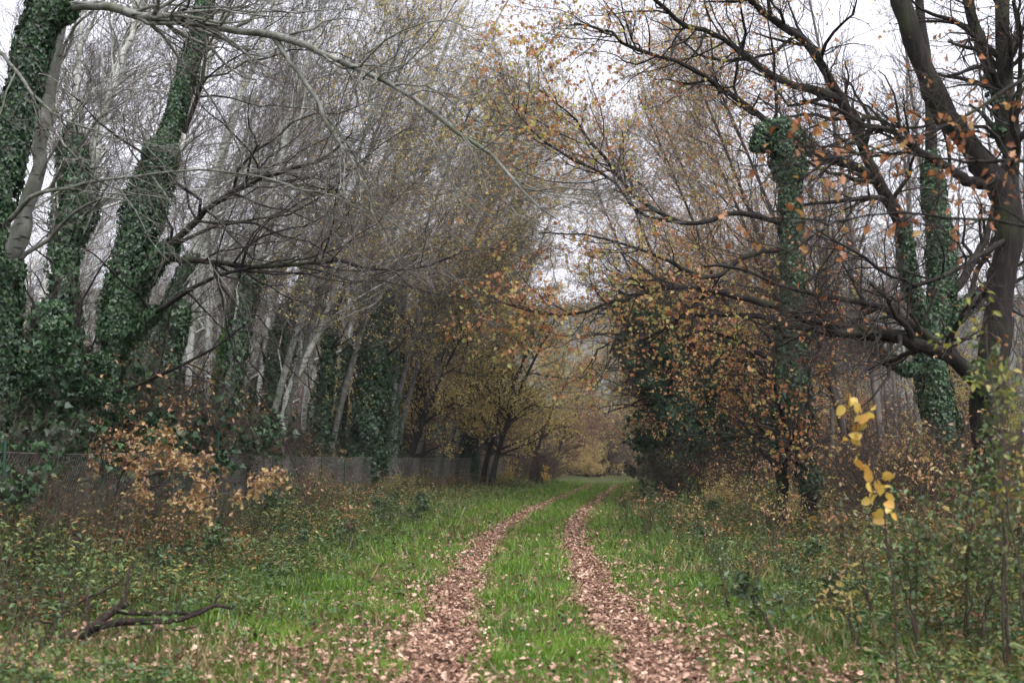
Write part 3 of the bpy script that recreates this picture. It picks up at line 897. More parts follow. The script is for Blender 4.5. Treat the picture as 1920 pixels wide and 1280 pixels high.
poplar("straight pale poplar standing upright left of the bright green ivy trunk", [(385, 930, 36), (390, 750, 36), (392, 600, 36), (400, 470, 36), (412, 330, 36), (450, 160, 36), (490, -40, 36)], 0.13)
poplar("pale poplar rising from the top of the bright green ivy", [(425, 930, 34), (430, 760, 34), (440, 620, 34), (460, 514, 34), (480, 440, 34), (520, 320, 34), (580, 180, 34), (640, 20, 34)], 0.12)
t_br = poplar("slanting poplar trunk clothed in bright green ivy behind the fence", [(420, 925, 33), (430, 830, 33), (436, 700, 33), (443, 620, 33), (490, 531, 33), (524, 474, 33), (551, 430, 33), (600, 330, 33), (650, 200, 33)], 0.13)
p_, r_ = limb([(425, 925, 33), (428, 830, 33), (432, 700, 33), (440, 615, 33)], 0.2, 0.16)
mesh("ivy", [ivy_on(p_, r_, 7000, 0.42, 0.095, 0.1, 1.0)], M['ivy_bright'], t_br, False, np.array(t_br.location))
poplar("clean white poplar stem leaning steeply right, starting above the fence", [(515, 920, 35), (526, 830, 35), (531, 779, 35), (544, 732, 35), (571, 672, 35), (605, 605, 35), (640, 514, 35), (668, 430, 35), (700, 340, 35), (760, 220, 35), (820, 60, 35)], 0.15)
poplar("left one of two white poplar stems rising above the tall ivy column", [(680, 925, 44), (690, 760, 44), (698, 560, 44), (705, 500, 44), (722, 400, 44), (745, 310, 44), (790, 200, 44), (850, 60, 44)], 0.16, ivy=[(0, 3500, 0.35, 0.1, 0.0, 0.3)])
poplar("right one of two white poplar stems rising above the tall ivy column", [(735, 925, 46), (742, 700, 46), (748, 540, 46), (756, 470, 46), (770, 400, 46), (810, 290, 46), (870, 160, 46), (930, 40, 46)], 0.15, ivy=[(0, 5500, 0.35, 0.1, 0.0, 0.34)])

poplar("thin pale poplar just left of the broad ivy column, curving right high up", [(622, 920, 44), (640, 760, 44), (662, 600, 44), (700, 450, 44), (750, 300, 44), (820, 120, 44)], 0.11, ivy=[(0, 3500, 0.25, 0.09, 0.0, 0.3)])
poplar("thin pale poplar rising close behind the steeply leaning white stem", [(560, 925, 41), (570, 780, 41), (590, 640, 41), (625, 500, 41), (665, 380, 41), (720, 230, 41), (790, 60, 41)], 0.11)
poplar("thin pale poplar between the bright green ivy and the steep white stem", [(470, 930, 39), (480, 780, 39), (500, 620, 39), (530, 470, 39), (570, 330, 39), (620, 180, 39), (680, 20, 39)], 0.11)
poplar("thin pale poplar right of the mottled leaning poplar", [(330, 950, 31), (345, 800, 31), (360, 640, 31), (378, 500, 31), (405, 360, 31), (450, 200, 31), (500, 40, 31)], 0.10)

# ivy columns further along the fence
for lab, pts, r, th, n_ in [("narrow ivy column between the two leftmost pale poplars", [(140, 985, 23), (138, 800, 23), (128, 620, 23), (120, 500, 23), (135, 380, 23), (150, 250, 23)], .12, .34, 7000),
                            ("low ivy wrapped stump of a tree just left of the big leaning ivy tree", [(60, 1010, 20), (70, 880, 20), (90, 760, 20), (98, 640, 20), (90, 560, 20)], .14, .45, 8000),
                            ("ivy hung trunk just right of the big leaning ivy tree", [(300, 975, 26), (300, 840, 26), (310, 740, 26), (322, 640, 26), (345, 560, 26)], .12, .4, 6500),
                            ("ivy hung trunk midway between the bright green ivy and the steep white poplar", [(500, 935, 37), (505, 820, 37), (512, 730, 37), (520, 640, 37), (545, 560, 37)], .13, .45, 6500)]:
    q_ = limb(pts, r, r * .6, 20)
    hero("ivy_clad_tree", lab, "tree", q_, [], M['oak'], M['oak_twig'], [(16, 1.8, (30, 70), 7, 5), (110, 0.9, (30, 60), 5, 3), (420, 0.45, (30, 60), 4, 3)], ivy=[(0, n_, th, 0.09, 0.02, 1.0)])
iv1 = limb([(690, 935, 42), (692, 800, 42), (697, 680, 42), (705, 580, 42), (712, 520, 42)], 0.28, 0.2, 18)
hero("ivy_column_tree", "broad green column of ivy on a cut off trunk below the two white poplar stems", "tree", iv1, [], M['oak'], M['oak_twig'],
     [(20, 1.5, (30, 70), 6, 5), (100, 0.8, (30, 60), 5, 3), (300, 0.4, (30, 60), 4, 3)], ivy=[(0, 14000, 0.75, 0.11, 0.02, 1.0)])
iv2 = limb([(880, 915, 58), (884, 850, 58), (872, 790, 58), (862, 740, 58), (890, 690, 58), (935, 650, 58)], 0.2, 0.1, 18)
hero("ivy_clad_tree", "crooked dark tree with ivy at the far end of the fence", "tree", iv2, [], M['oak'], M['oak_twig'],
     [(30, 3.0, (20, 60), 8, 5, (0.1, 0, 0.02)), (260, 1.4, (30, 60), 6, 4), (1200, 0.7, (30, 60), 4, 3)], leaf=[(3500, 0.1, 'diamond', 'yellow', None)], ivy=[(0, 4500, 0.4, 0.11, 0.02, 0.7)])
iv3 = limb([(790, 925, 50), (792, 800, 50), (786, 720, 50), (780, 640, 50), (765, 600, 50)], 0.2, 0.08, 18)
hero("crooked_tree", "thin black crooked trunk bending left beside the broad ivy column", "tree", iv3, [], M['oak'], M['oak_twig'],
     [(26, 2.2, (30, 70), 7, 5), (160, 1.1, (30, 60), 5, 3), (700, 0.5, (30, 60), 4, 3)], leaf=[(2200, 0.09, 'diamond', 'tan', None)])
iv4 = limb([(600, 930, 40), (606, 800, 40), (612, 700, 40), (625, 600, 40), (650, 520, 40)], 0.15, 0.08, 18)
hero("ivy_clad_tree", "slender ivy wrapped trunk right of the steeply leaning white poplar", "tree", iv4, [], M['oak'], M['oak_twig'],
     [(20, 2.2, (30, 70), 7, 5), (140, 1.1, (30, 60), 5, 3), (600, 0.5, (30, 60), 4, 3)], leaf=[(1200, 0.08, 'diamond', 'yellow', None)], ivy=[(0, 4500, 0.35, 0.1, 0.02, 0.8)])

# dark ivy tree right of the track
dk = limb([(1300, 925, 40), (1290, 820, 40), (1275, 720, 40), (1262, 640, 40), (1250, 560, 40)], 0.3, 0.15, 18)
dk1 = limb([(1290, 820, 40), (1240, 750, 39.5), (1200, 690, 39), (1165, 620, 39)], 0.12, 0.05, 12)
dk2 = limb([(1280, 780, 40), (1330, 700, 40), (1370, 620, 40.5)], 0.12, 0.05, 12)
dk3 = limb([(1270, 700, 40), (1220, 630, 39), (1180, 580, 38.6), (1150, 570, 38.4)], 0.1, 0.04, 12)
dk4 = limb([(1292, 850, 40), (1230, 830, 38.8), (1180, 800, 38), (1160, 760, 37.6)], 0.1, 0.04, 12)
hero("ivy_clad_tree", "squat dark tree heavily hung with ivy on the right where the track bends", "tree", dk, [dk1, dk2, dk3], M['oak'], M['oak_twig'],
     [(70, 2.6, (30, 70), 7, 5, (-0.05, -0.05, -0.02)), (300, 1.2, (30, 60), 5, 4), (1500, 0.6, (30, 60), 4, 3)],
     leaf=[(2600, 0.09, 'diamond', 'tan', lambda p: (p[:, 2] < 4.5) * 0.9)],
     ivy=[(0, 22000, 1.05, 0.12, 0.05, 1.0), (1, 10000, 0.85, 0.12, 0.1, 1.0), (2, 4000, 0.7, 0.12, 0.1, 1.0), (3, 4000, 0.7, 0.12, 0.1, 1.0)])

# ------------------------------------------------------------------ background wood: individual trees from prototypes
pop = []
for i in range(5):
    iv = [None, (3400, 0.35, 0.1, 0.02, 0.42), (2600, 0.3, 0.1, 0.0, 0.3), (2600, 0.3, 0.1, 0.0, 0.34), (4600, 0.4, 0.1, 0.02, 0.55)][i]
    plab = ["bare pale poplar deep in the left wood, no ivy, no leaves", "pale poplar deep in the left wood, thick ivy low down, yellow leaves",
            "stout leafless pale poplar deep in the left wood, ivy round its foot", "pale poplar deep in the left wood, little ivy, some yellow leaves",
            "pale poplar deep in the left wood, ivy more than half way up"][i]
    pop.append(generic("poplar_tree", plab, "tree", ["clean bare poplars of the left wood", "thickly ivied poplars of the left wood", "stout ivy footed poplars of the left wood", "lightly ivied poplars of the left wood", "high ivied poplars of the left wood"][i],
                       random.uniform(15, 20), random.uniform(0.13, 0.19), random.uniform(3.0, 5.5),
                       [(26, 3.6, (20, 45), 8, 5, (0.08, -0.02, 0.10)), (220, 1.7, (25, 50), 6, 4, (0.03, 0, 0.05)), (2300, 0.8, (25, 60), 4, 3)],
                       M['poplar'], M['poplar_twig'], leaf=(500, 0.09, 'diamond', 'yellow') if i % 2 else None, ivy=iv, t0=0.22))
used = [False] * 5
spots = []
tries = 0
while len(spots) < 72 and tries < 6000:
    tries += 1
    y = random.uniform(25, 105)
    x = random.uniform(-0.5 * y - 3, float(FX(min(y, 64))) - 1.5 if y < 64 else -3.5)
    if all((x - a) ** 2 + (y - b) ** 2 > 2.0 ** 2 for a, b in spots):
        spots.append((x, y))
for k, (x, y) in enumerate(spots):
    i = k % 5
    loc = (x, y, float(gz(x, y)) - 0.05)
    if not used[i]:
        used[i] = True
        pop[i].location = loc; pop[i].rotation_euler = (0, 0, random.uniform(-0.5, 0.5))
    else:
        copy_tree(pop[i], loc, random.uniform(-0.6, 0.6), random.uniform(0.85, 1.2))

# leafy broad trees framing the far track
arch = []
for i, (mt, lab) in enumerate([('yellow', "yellow leaved tree overhanging the far stretch of the track"), ('tan', "rusty leaved tree overhanging the far stretch of the track"), ('mixed', "orange and green leaved tree in the right wood behind the twin stems")]):
    arch.append(generic("broadleaf_tree", lab, "tree", ["yellow trees along the far track", "rusty trees along the far track", "orange green trees in the right wood"][i],
                        9.0, 0.16, 3.4, [(38, 3.4, (35, 75), 8, 5, (0.09, 0, 0.01)), (300, 1.5, (30, 60), 6, 4), (1900, 0.7, (30, 60), 4, 3)],
                        M['oak'], M['oak_twig'], leaf=([9000, 8000, 6500][i], 0.1, 'diamond', mt), t0=0.18))
A = [(0, -1.0, 54, 0.0, 0.95), (0, -4.5, 48, 0.3, 0.9), (1, -3.0, 60, 0.1, 0.9), (0, 1.2, 74, 0.2, 0.85), (1, -6.5, 52, 0.0, 1.1), (0, -8, 60, .4, 1.3),
     (0, 10.5, 62, 3.0, .95), (1, 9.0, 52, 3.2, .8), (1, 13, 70, 3.0, 1.1), (0, 11.5, 86, 3.3, 1.0), (1, 3.2, 92, .3, .9), (1, 8.8, 104, 1.5, .6), (1, 10.5, 112, 3, 1.1), (1, 4, 112, 0, 1.2), (0, -1.5, 57, 0.0, 1.0), (0, 0, 88, .2, 1.1), (1, -3, 78, 0.2, 1.2),
     (2, 8.6, 34, 2.8, .95), (2, 12.5, 40, 3.0, .6), (2, 8.5, 44, 3.1, 1.0), (2, 15.5, 48, 2.6, .6), (1, 11, 46, 3.0, .8), (2, 11.5, 56, 2.8, 1.3), (0, 15, 36, 2.6, .5), (1, 19, 44, 2.6, .6)]
first = [True] * 3
for i, x, y, rz, s in A:
    loc = (x, y, float(gz(x, y)) - 0.05)
    if first[i]:
        first[i] = False
        arch[i].location = loc; arch[i].rotation_euler = (0, 0, rz); arch[i].scale = (s,) * 3
    else:
        copy_tree(arch[i], loc, rz, s)

tall = []
for i, (mt, lab, gr) in enumerate([('yellow', "tall airy tree with sparse yellow green leaves leaning over the track", "tall yellow green trees along the track"),
                                   ('mixed', "tall airy tree with sparse orange and green leaves leaning over the track", "tall orange green trees along the track")]):
    tall.append(generic("maple_tree", lab, "tree", gr, 16.5, 0.13, 5.0,
                        [(40, 4.0, (20, 55), 8, 5, (0.05, 0, 0.07)), (380, 1.9, (25, 60), 6, 4, (0.02, 0, 0.03)), (3000, 0.85, (25, 60), 4, 3)],
                        M['poplar_near'] if i == 0 else M['oak_twig'], M['poplar_twig'], leaf=(4600, 0.095, 'diamond', mt), t0=0.3))
TLATE = [(0, -3.4, 57, 0.15, 1.15), (1, 9.6, 62, 3.15, 1.1), (0, -4.6, 51, 0.1, 1.05)]
T_ = [(0, -7.4, 35, 0.0, .95), (0, -5.3, 46, -.1, 1.0), (0, -5.9, 43, 0.05, 1.0), (0, -4.3, 49.5, .1, 1.05), (1, 10.4, 38, 3.3, 1.0), (1, 9.8, 43, 3.1, .95), (0, -6.7, 30, 0.1, .85), (1, 10.2, 34, 3.1, .9), (1, 10.8, 45, 3.0, 1.0), (0, -4.4, 50, 0, 1.05), (1, 9.3, 52, 3.1, 1.1), (0, -6.6, 40, 0.1, .95), (0, -5.0, 47, -.1, .9), (0, -3.6, 53, 0.2, .95), (0, -2.0, 60, .1, .95), (0, -6, 66, 0, 1.15),
      (1, 11.0, 40, 3.0, .9), (1, 13.0, 48, 3.2, 1.0), (1, 11.5, 58, 3.0, 1.0), (1, 14, 56, 3.1, 1.05), (1, 10.5, 70, 3.1, .95), (1, 10, 90, 2.0, .8)]
first = [True] * 2
for i, x, y, rz, s in T_ + TLATE:
    loc = (x, y, float(gz(x, y)) - 0.05)
    if first[i]:
        first[i] = False
        tall[i].location = loc; tall[i].rotation_euler = (0, 0, rz); tall[i].scale = (s,) * 3
    else:
        copy_tree(tall[i], loc, rz, s)

# bare thin trees behind the right oaks
bare = [generic("bare_tree", "thin bare grey tree standing behind the oaks on the right", "tree", "thin bare trees behind the right oaks",
                random.uniform(15, 19), 0.12, random.uniform(-2.5, 2.5), [(34, 3.4, (20, 45), 8, 4, (0, 0, 0.1)), (200, 1.6, (25, 50), 6, 3, (0, 0, 0.05)), (1000, 0.8, (25, 60), 4, 3)],
                M['poplar_twig'], M['poplar_twig'], leaf=(400, 0.08, 'diamond', 'yellow'), t0=0.25, sides=7) for _ in range(3)]
first = [True] * 3
k = 0
while k < 44:
    y = random.uniform(30, 95)
    x = random.uniform(0.24 * y + 1, 0.56 * y + 3)
    i = k % 3
    loc = (x, y, float(gz(x, y)) - 0.05)
    if first[i]:
        first[i] = False; bare[i].location = loc
    else:
        copy_tree(bare[i], loc, random.uniform(0, 6.28), random.uniform(0.75, 1.15))
    k += 1


# shrubs of the understorey
def shrub(name, label, group, H, n0, leafn, size, kind, mat, twig='dry', spread=0.5):
    root = thing(name, (0, 0, 0), label, "shrub", group)
    cur = norm(np.stack([rng.normal(size=n0) * spread, rng.normal(size=n0) * spread, np.ones(n0)], axis=1))
    K = 8
    P0 = np.empty((n0, K, 3)); P0[:, 0] = np.stack([rng.normal(size=n0) * 0.12, rng.normal(size=n0) * 0.12, np.full(n0, -0.05)], axis=1)
    L = H * rng.uniform(0.6, 1.15, n0)
    for q in range(1, K):
        P0[:, q] = P0[:, q - 1] + cur * (L / (K - 1))[:, None]
        cur = norm(cur + rng.normal(size=(n0, 3)) * 0.15 + np.array([0, 0, -0.03]))
    R0 = np.linspace(1, 0.3, K)[None] * rng.uniform(0.008, 0.02, n0)[:, None]
    P1, R1 = spawn(P0, R0, n0 * 9, 0.15, 1, H * 0.32, (25, 60), 6, (0, 0, 0.03), rmin=0.004)
    P2, R2 = spawn(P1, R1, n0 * 50, 0.1, 1, H * 0.14, (25, 65), 4, (0, 0, 0.0), rmin=0.003)
    mesh("stems", [tubes(P0, R0, 5)], M[twig], root, True)
    mesh("twigs", [tubes(P1, R1, 3), tubes(P2, R2, 3)], M[twig], root)
    if leafn:
        mesh("foliage", [twig_leaves(P2, leafn, size, kind)], M[mat], root)
    return root


protos = [
    shrub("thicket_shrub", "bare grey brown twiggy shrub tangled in the understorey", "bare thicket shrubs of the understorey", 3.0, 26, 0, 0, None, None),
    shrub("thicket_shrub", "twiggy shrub with a few withered brown leaves in the understorey", "withered shrubs of the understorey", 2.6, 24, 1100, 0.07, 'diamond', 'tan'),
    shrub("leafy_shrub", "olive green leafy shrub in the shade of the wood", "olive shrubs of the understorey", 2.2, 22, 3200, 0.07, 'diamond', 'bramble'),
    shrub("ivy_shrub", "dark green ivy covered shrub in the shade of the wood", "dark ivy shrubs of the understorey", 2.0, 20, 4200, 0.09, 'ivy', 'ivy'),
    shrub("yellow_shrub", "yellowing leafy shrub at the edge of the wood", "yellowing shrubs of the wood edge", 2.0, 20, 2200, 0.075, 'diamond', 'yellow'),
    shrub("yellow_shrub", "bright yellow leafy bush", "bright yellow bushes", 2.6, 22, 5200, 0.11, 'diamond', 'lemon'),
]
S = []
for _ in range(250):      # left wood, behind the fence
    y = 21 * (80 / 21) ** random.random()
    x = random.uniform(-0.5 * y - 3, float(FX(min(y, 64))) - 0.9)
    S.append((random.choices([0, 1, 2, 3, 4], [5, 3, 2, 4, 1])[0], x, y, random.uniform(0.8, 1.7)))
for _ in range(110):       # right wood
    y = 19 * (95 / 19) ** random.random()
    x = float(cx(y)) + random.uniform(4.5 + 0.02 * y, max(9, 0.5 * y))
    if y < 30 and 1330 < 960 + x / y * F < 1660: continue
    S.append((random.choices([0, 1, 2, 3, 4], [5, 4, 4, 2, 3])[0], x, y, random.uniform(0.5, 1.15)))
for _ in range(46):       # far end of the track
    y = random.uniform(104, 118)
    S.append((random.choice([0, 1, 1, 2, 4]), random.uniform(-6, 24), y, random.uniform(1.0, 2.2)))
for _ in range(26):
    y = random.uniform(62, 100)
    sd = random.choice([-1, 1])
    S.append((random.choice([0, 1, 2, 4]), float(cx(y)) + sd * random.uniform(3.2, 7.5), y, random.uniform(0.7, 1.4)))
for x, y, s in [(6.2, 39, 1.0), (7.6, 40, 1.7), (5.6, 41, 0.9), (8.8, 42, 1.8), (6.8, 43, 1.9), (9.8, 40, 1.3)]:
    S.append((3, x, y, s))
for k, x, y, s in [(0, -5.4, 12.6, .5), (0, -5.5, 14.2, .55), (3, -5.5, 13.4, .35), (0, -5.2, 16, .5), (1, -5.3, 17.6, .4), (3, -5.3, 18.8, .35), (0, -5.0, 19.5, .45), (0, -6.6, 13, 1.0), (0, -6.6, 15, .9), (3, -6.8, 14, .9), (3, -6.5, 12.2, .8), (3, -7.4, 17.5, 1.2), (3, -8.6, 19, 1.5), (3, -7.2, 21.5, 1.1), (3, -9.8, 21, 1.8), (3, -8.4, 23.5, 1.6), (3, -7.2, 25.5, 1.3), (3, -10.5, 25, 1.9), (3, -9, 28, 1.7), (3, -7.4, 29.5, 1.2), (3, -12, 29, 2.0), (3, -10, 32, 1.8),
                   (3, -7.6, 34, 1.3), (3, -7.3, 39, 1.3), (3, -9.5, 37, 1.9), (0, -7.2, 23.5, 1.2), (0, -8, 26.5, 1.3), (0, -7.1, 31.5, 1.1), (0, -6.9, 36.5, 1.1), (0, -6.4, 42, 1.0), (0, -4.6, 47, 1.0), (3, -6.6, 45, 1.3),
                   (0, 5.6, 36.5, .9), (1, 6.4, 36, .8), (0, 7.6, 36, 1.0), (2, 8.6, 35, .8), (0, 9.2, 26, .9), (1, 10.4, 27, 1.0), (0, 8.8, 30, 1.0), (0, 11.6, 29, 1.1), (0, 7.8, 21, .6), (1, 8.8, 19, .55), (0, 10.2, 23, .8), (2, 9.0, 23.5, .6)]:
    S.append((k, x, y, s))
for x, y, s in [(6.3, 105, 1.7), (7.6, 104, 1.2), (6.6, 100, .8)]:
    S.append((5, x, y, s))
for x, y, s in [(-5.0, 30, .5), (-4.5, 36, .45), (-4.2, 41, .5), (-3.5, 46, .5), (-2.4, 52, .45), (-0.6, 57, .5), (6.6, 38, .6), (7.5, 44, .6), (8.4, 50, .7), (5.6, 31, .5), (6.3, 26, .45)]:
    S.append((random.choice([1, 2, 4]), x, y, s))
first = [True] * 6
SH = []
for i, x, y, s in S:
    loc = (x, y, float(gz(x, y)) - 0.02)
    if first[i]:
        first[i] = False; protos[i].location = loc; protos[i].scale = (s,) * 3
        o_ = protos[i]
    else:
        o_ = copy_tree(protos[i], loc, random.uniform(0, 6.28), s)
    SH.append((i, o_, x, y))
kinds_ = ["bare grey brown twiggy shrub", "twiggy shrub with withered brown leaves", "olive green leafy shrub", "dark green ivy covered shrub", "yellowing leafy shrub", "bright yellow leafy bush"]
for i, o_, x, y in SH:
    w = ("beyond the far end of the track" if y > 100 else "behind the left fence" if x < float(FX(min(y, 64))) - .5 else
         "in the left verge before the fence" if x < float(cx(y)) else "in the right wood behind the twin stems" if y > 24 else "in front of the right oaks")
    if y > 62 and y <= 100: w = "" + ("left" if x < float(cx(y)) else "right") + " of the far track"
    o_["label"] = kinds_[i] + " " + w
    o_["group"] = (kinds_[i].replace("shrub", "shrubs") + " " + w)


# far wood closing the view beyond the individual trees
def far_wood():
    n = 560
    Y = rng.uniform(108, 190, n)
    X = rng.uniform(-0.6, 0.6, n) * Y
    X[:120] = rng.uniform(-3, 15, 120)
    Y = np.where(np.abs(X - 6.0) < 9.0, Y + 15, Y)
    H = np.where(np.abs(X - 6.0) < 9.0, rng.uniform(4, 7, n), rng.uniform(9, 16, n))
    K = 6
    z = np.linspace(0, 1, K)
    Pt = np.stack([X[:, None] + rng.normal(size=(n, 1)) * 2 * z, Y[:, None] + 0 * z, H[:, None] * z], axis=-1)
    R = 0.2 * np.linspace(1, 0.2, K)[None] * np.ones((n, 1))
    P1, R1 = spawn(Pt, R, n * 16, 0.15, 1, 4.0, (20, 60), 5, (0, 0, 0.08), rmin=0.03)
    P2, R2 = spawn(P1, R1, n * 110, 0.1, 1, 1.8, (20, 60), 4, (0, 0, 0.04), rmin=0.018)
    return [tubes(Pt, R, 5), tubes(P1, R1, 3), tubes(P2, R2, 3)], P2


fw, fp = far_wood()
tag(mesh("far_wood", fw, M['oak_twig']), "far off wood of bare brown trees closing the view", "wood", kind='stuff')
tag(mesh("far_wood_foliage", [twig_leaves(fp, 60000, 0.3, 'diamond')], M['tan']), "last brown leaves on the far off wood", "foliage", kind='stuff')

# ------------------------------------------------------------------ near details
# withered oak bush left
wb = shrub("oak_bush", "low spreading bush of withered orange tan leaves in front of the left fence", None, 1.9, 16, 0, 0, None, None, 'oak_twig', 0.9)
for o in list(wb.children): bpy.data.objects.remove(o)
bpy.data.objects.remove(wb)


def spray_bush(name, label, base, limbs, leafn, size, kind, mat, lv, bark='oak_twig', cat="bush", droop=0.2):
    base = np.asarray(base, float)
    root = thing(name, base, label, cat)
    K = 16
    Pp = np.stack([resample(l, K, 0.01) for l, _, _ in limbs]); Rp = np.stack([np.linspace(a, b, K) for _, a, b in limbs])
    for q in range(len(limbs)):
        mesh("stem", [tubes(Pp[q:q + 1], Rp[q:q + 1], 6, 0.05)], M[bark], root, True, base)
    ch = []
    for n, L, ang, KK, bias in lv:
        Pp, Rp = spawn(Pp, Rp, n, 0.35 if not ch else 0.1, 1, L, ang, KK, bias, rmin=0.002)
        ch.append(tubes(Pp, Rp, 3))
    if ch: mesh("twigs", ch, M[bark], root, False, base)
    mesh("foliage", [twig_leaves(Pp, leafn, size, kind, droop)], M[mat], root, False, base)
    return root


B = P(205, 990, 16.5); B[2] = gz(B[0], B[1]) - 0.05
spray_bush("oak_bush", "low spreading bush of withered orange tan leaves in front of the left fence", B,
           [([B, P(225, 930, 16), P(280, 890, 15.4), P(360, 880, 14.8), P(440, 900, 14.4), P(500, 890, 14)], .02, .004),
            ([B, P(215, 930, 16.2), P(250, 860, 15.8), P(330, 850, 15.4), P(420, 870, 15)], .018, .004),
            ([B, P(200, 920, 16.4), P(190, 860, 16.2), P(200, 820, 16), P(240, 830, 15.8)], .016, .004),
            ([B, P(240, 950, 16), P(300, 910, 15.2), P(350, 930, 14.8), P(380, 950, 14.5)], .014, .004)],
           1500, 0.07, 'oak', 'tan', [(40, 0.32, (25, 60), 6, (0.05, 0, 0.0)), (260, 0.28, (25, 60), 5, (0.02, 0, 0))])

# ivy bush at the left edge
B = P(75, 1010, 18.5); B[2] = gz(B[0], B[1]) - 0.05
spray_bush("ivy_bush", "rounded grey green ivy bush heaped over the fence at the left edge", B,
           [([B, P(70, 850, 18.2), P(60, 700, 18), P(20, 670, 17.8)], .05, .02), ([B, P(90, 820, 18), P(100, 700, 17.8), P(140, 690, 17.6)], .05, .02),
            ([B, P(60, 900, 18), P(20, 800, 18), P(-40, 720, 17.8)], .05, .02), ([B, P(100, 900, 18), P(140, 800, 17.7), P(150, 740, 17.6)], .05, .02)],
           15000, 0.062, 'ivy', 'ivy', [(50, 0.8, (30, 80), 6, (0, 0, -0.1)), (420, 0.35, (30, 80), 4, (0, 0, -0.1))])

# saplings with large yellow leaves
B = np.array([2.35, 7.2, float(gz(2.35, 7.2)) - 0.03])
spray_bush("sapling", "slender sapling hung with big golden yellow leaves right of the twin stems", B,
           [([B, P(1680, 1150, 7.2), P(1655, 960, 7.2), P(1630, 860, 7.2), P(1600, 780, 7.2), P(1585, 690, 7.2)], .006, .002)],
           48, 0.064, 'round', 'gold', [(22, 0.16, (30, 70), 4, (0, 0, -0.1))], cat="sapling", droop=0.8)
# small yellow shoots by the far fence
for (px, py, Y, lab) in [(1024, 905, 62, "tiny bright yellow sapling left of the far track"), (955, 908, 58, "tiny yellow sprig in the grass by the end of the fence"),
                         (1545, 975, 20, "small yellow leaved sapling at the foot of the twin stems")]:
    b = P(px, py, Y); h = 1.1 if Y > 30 else 0.6
    b[2] = gz(b[0], b[1]) - 0.03
    spray_bush("sapling", lab, b, [([b, b + [0.05, 0, h * .5], b + [0.0, 0, h]], .01, .004), ([b, b + [-0.1, 0, h * .4], b + [-.2, 0, h * .8]], .01, .004)],
               150 if Y > 30 else 60, 0.10 if Y > 30 else 0.07, 'oval', 'gold', [(24, 0.25, (30, 70), 4, (0, 0, 0.05))], cat="sapling")

# thin green saplings crowding the right edge
ed = [(1905, 6.8, 2.5, 'olive', "olive yellow leaved sapling at the right edge, tallest of the near ones", 330), (1860, 8.0, 2.3, 'weed', "green leaved sapling near the right edge left of the olive one", 420),
      (1790, 9.0, 1.35, 'weed', "feathery green sapling low in front of the ivy upright", 420), (1700, 8.6, 1.2, 'weed', "feathery green sapling below the golden leaves", 380),
      (1960, 7.6, 2.6, 'bramble', "rusty and green sapling cut by the right edge", 500), (1620, 10.5, 0.9, 'bramble', "short mixed green sapling in front of the twin stems", 240),
      (1840, 10.5, 1.7, 'bramble', "rusty leaved sapling behind the green one near the right edge", 380)]
for px, Y, h, mt, lab, nl in ed:
    x = (px - 960) / F * Y
    b = np.array([x, Y, float(gz(x, Y)) - 0.03])
    ls = []
    for q in range(3):
        dx, dy = random.uniform(-.35, .35), random.uniform(-.3, .3)
        ls.append(([b + [0.03 * q, 0, 0], b + [dx * .4, dy * .4, h * .5], b + [dx, dy, h * random.uniform(.75, 1)]], .008, .003))
    spray_bush("sapling", lab, b, ls, nl, 0.05, 'oval', mt, [(36, 0.4, (30, 65), 5, (0, 0, 0.0)), (150, 0.18, (30, 65), 4, (0, 0, 0))], bark='dry', cat="sapling")

# single taller plants in the verges
vp = []
for nm, lab, mt, kd, sz, hh, nl in [("verge_plant", "feathery green weed standing tall", 'weed', 'oval', 0.035, 0.7, 260), ("verge_plant", "stalky weed with yellow and olive leaves", 'yellow', 'oval', 0.05, 0.6, 90),
                                    ("verge_plant", "dark green broad leaved nettle clump", 'weedgrey', 'oval', 0.06, 0.45, 170), ("verge_plant", "rusty brown withered seedling", 'tan', 'oval', 0.05, 0.8, 80)]:
    b = np.zeros(3)
    ls = []
    for q in range(4):
        dx, dy = random.uniform(-.25, .25), random.uniform(-.25, .25)
        ls.append(([b, b + [dx * .4, dy * .4, hh * .5], b + [dx, dy, hh * random.uniform(.75, 1.1)]], .006, .002))
    vp.append((spray_bush(nm, lab, b, ls, nl, sz, kd, mt, [(30, 0.22, (30, 65), 4, (0, 0, 0.0)), (90, 0.1, (30, 65), 4, (0, 0, 0))], bark='dry', cat="plant"), lab))
first = [True] * 4
placed = []
tries = 0
while len(placed) < 64 and tries < 4000:
    tries += 1
    y = 8 * (34 / 8) ** random.random()
    sd = random.choice([-1, 1, 1])
    u_ = random.uniform(2.2, 5.6) if sd < 0 else random.uniform(1.9, 6.5)
    x = float(cx(y)) + sd * u_
    if ((x + 3.1) / 1.6) ** 2 + ((y - 9.0) / 1.8) ** 2 < 1 or abs(x) > 0.5 * y or (sd < 0 and x < float(FX(y)) + .3) or any((x - a) ** 2 + (y - c) ** 2 < 0.5 for a, c in placed):
        continue
    placed.append((x, y))
    i = len(placed) % 4
    if sd < 0 and i == 1: i = 2
    lab = vp[i][1] + (" in the left verge" if sd < 0 else " in the right verge")
    loc = (x, y, float(gz(x, y)) - 0.02); s_ = random.uniform(0.6, 1.3) * (0.7 + 0.12 * u_)
    if first[i]:
        first[i] = False; o_ = vp[i][0]; o_.location = loc; o_.scale = (s_,) * 3; o_["label"] = lab
    else:
        o_ = copy_tree(vp[i][0], loc, random.uniform(0, 6.28), s_, lab)
    o_["group"] = lab.replace("weed ", "weeds ").replace("clump", "clumps").replace("seedling", "seedlings")

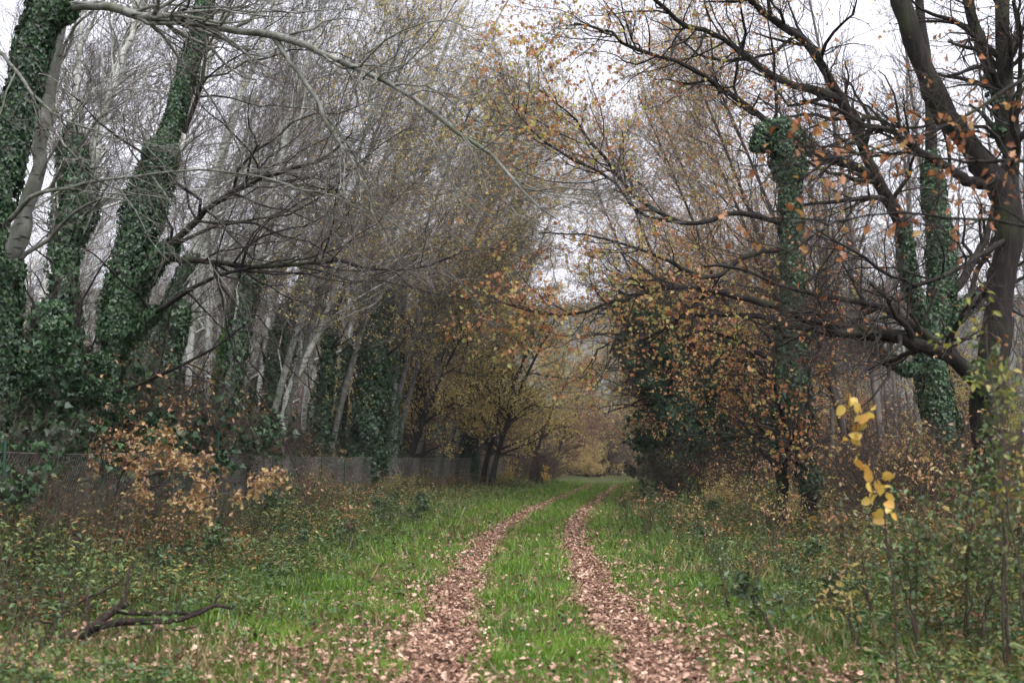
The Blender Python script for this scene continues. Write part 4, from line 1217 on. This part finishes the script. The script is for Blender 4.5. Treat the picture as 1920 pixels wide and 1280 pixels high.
# fallen branch
fb = P(80, 1205, 9.6); fb[2] = gz(fb[0], fb[1])
root = thing("fallen_branch", fb, "dark rotting forked branch lying in the weeds at lower left", "branch")
K = 14
br_ = [([(75, 1208, 9.4), (130, 1200, 9.5), (165, 1180, 9.6), (200, 1155, 9.8), (235, 1128, 9.9)], 0.045, .036),
       ([(165, 1182, 9.6), (210, 1170, 9.6), (270, 1163, 9.7), (330, 1163, 9.8), (370, 1150, 9.9), (400, 1135, 10), (437, 1140, 10)], .034, .014),
       ([(215, 1142, 9.8), (250, 1148, 9.8), (310, 1150, 9.9), (370, 1146, 10), (400, 1133, 10), (412, 1115, 10.1)], .024, .01),
       ([(230, 1132, 9.9), (240, 1100, 10), (242, 1070, 10.1), (256, 1058, 10.2)], .018, .006),
       ([(92, 1195, 9.5), (105, 1160, 9.7), (150, 1130, 9.9), (200, 1105, 10), (230, 1085, 10.1)], .012, .008),
       ([(300, 1163, 9.75), (330, 1140, 9.8), (345, 1118, 9.9), (350, 1100, 10)], .008, .003),
       ([(120, 1200, 9.5), (95, 1170, 9.5), (62, 1160, 9.6), (30, 1130, 9.7)], .012, .003),
       ([(240, 1100, 10), (215, 1075, 10.1), (190, 1062, 10.2)], .007, .003),
       ([(270, 1163, 9.7), (300, 1178, 9.6), (345, 1180, 9.5), (385, 1168, 9.5)], .010, .003),
       ([(165, 1150, 9.8), (160, 1110, 9.9), (135, 1075, 10), (120, 1050, 10.1)], .007, .003)]
for i, (sp, a, b) in enumerate(br_):
    p = resample([P(*s) for s in sp], K, 0.006)
    mesh("stem" if i == 0 else "fork", [tubes(p[None], np.linspace(a, b, K)[None], 8, 0.1)], M['dead'], root, True, fb)

# ------------------------------------------------------------------ haze
def haze():
    m, n, l, out = new_mat("haze_air")
    v = n.new("ShaderNodeVolumePrincipled")
    v.inputs["Color"].default_value = (0.86, 0.88, 0.95, 1)
    v.inputs["Density"].default_value = 0.00025
    v.inputs["Anisotropy"].default_value = 0.0
    l.new(v.outputs[0], out.inputs["Volume"])
    x, y0, y1, z0, z1 = 1000, -30, 1150, -3, 175
    V = np.array([(-x, y0, z0), (x, y0, z0), (x, y1, z0), (-x, y1, z0), (-x, y0, z1), (x, y0, z1), (x, y1, z1), (-x, y1, z1)], float)
    Fc = np.array([(0, 3, 2, 1), (4, 5, 6, 7), (0, 1, 5, 4), (1, 2, 6, 5), (2, 3, 7, 6), (3, 0, 4, 7)])
    return tag(mesh("haze", [(V, Fc)], m), "thin pale air over the wood and hills", "haze", kind='stuff')


if True:
    haze()
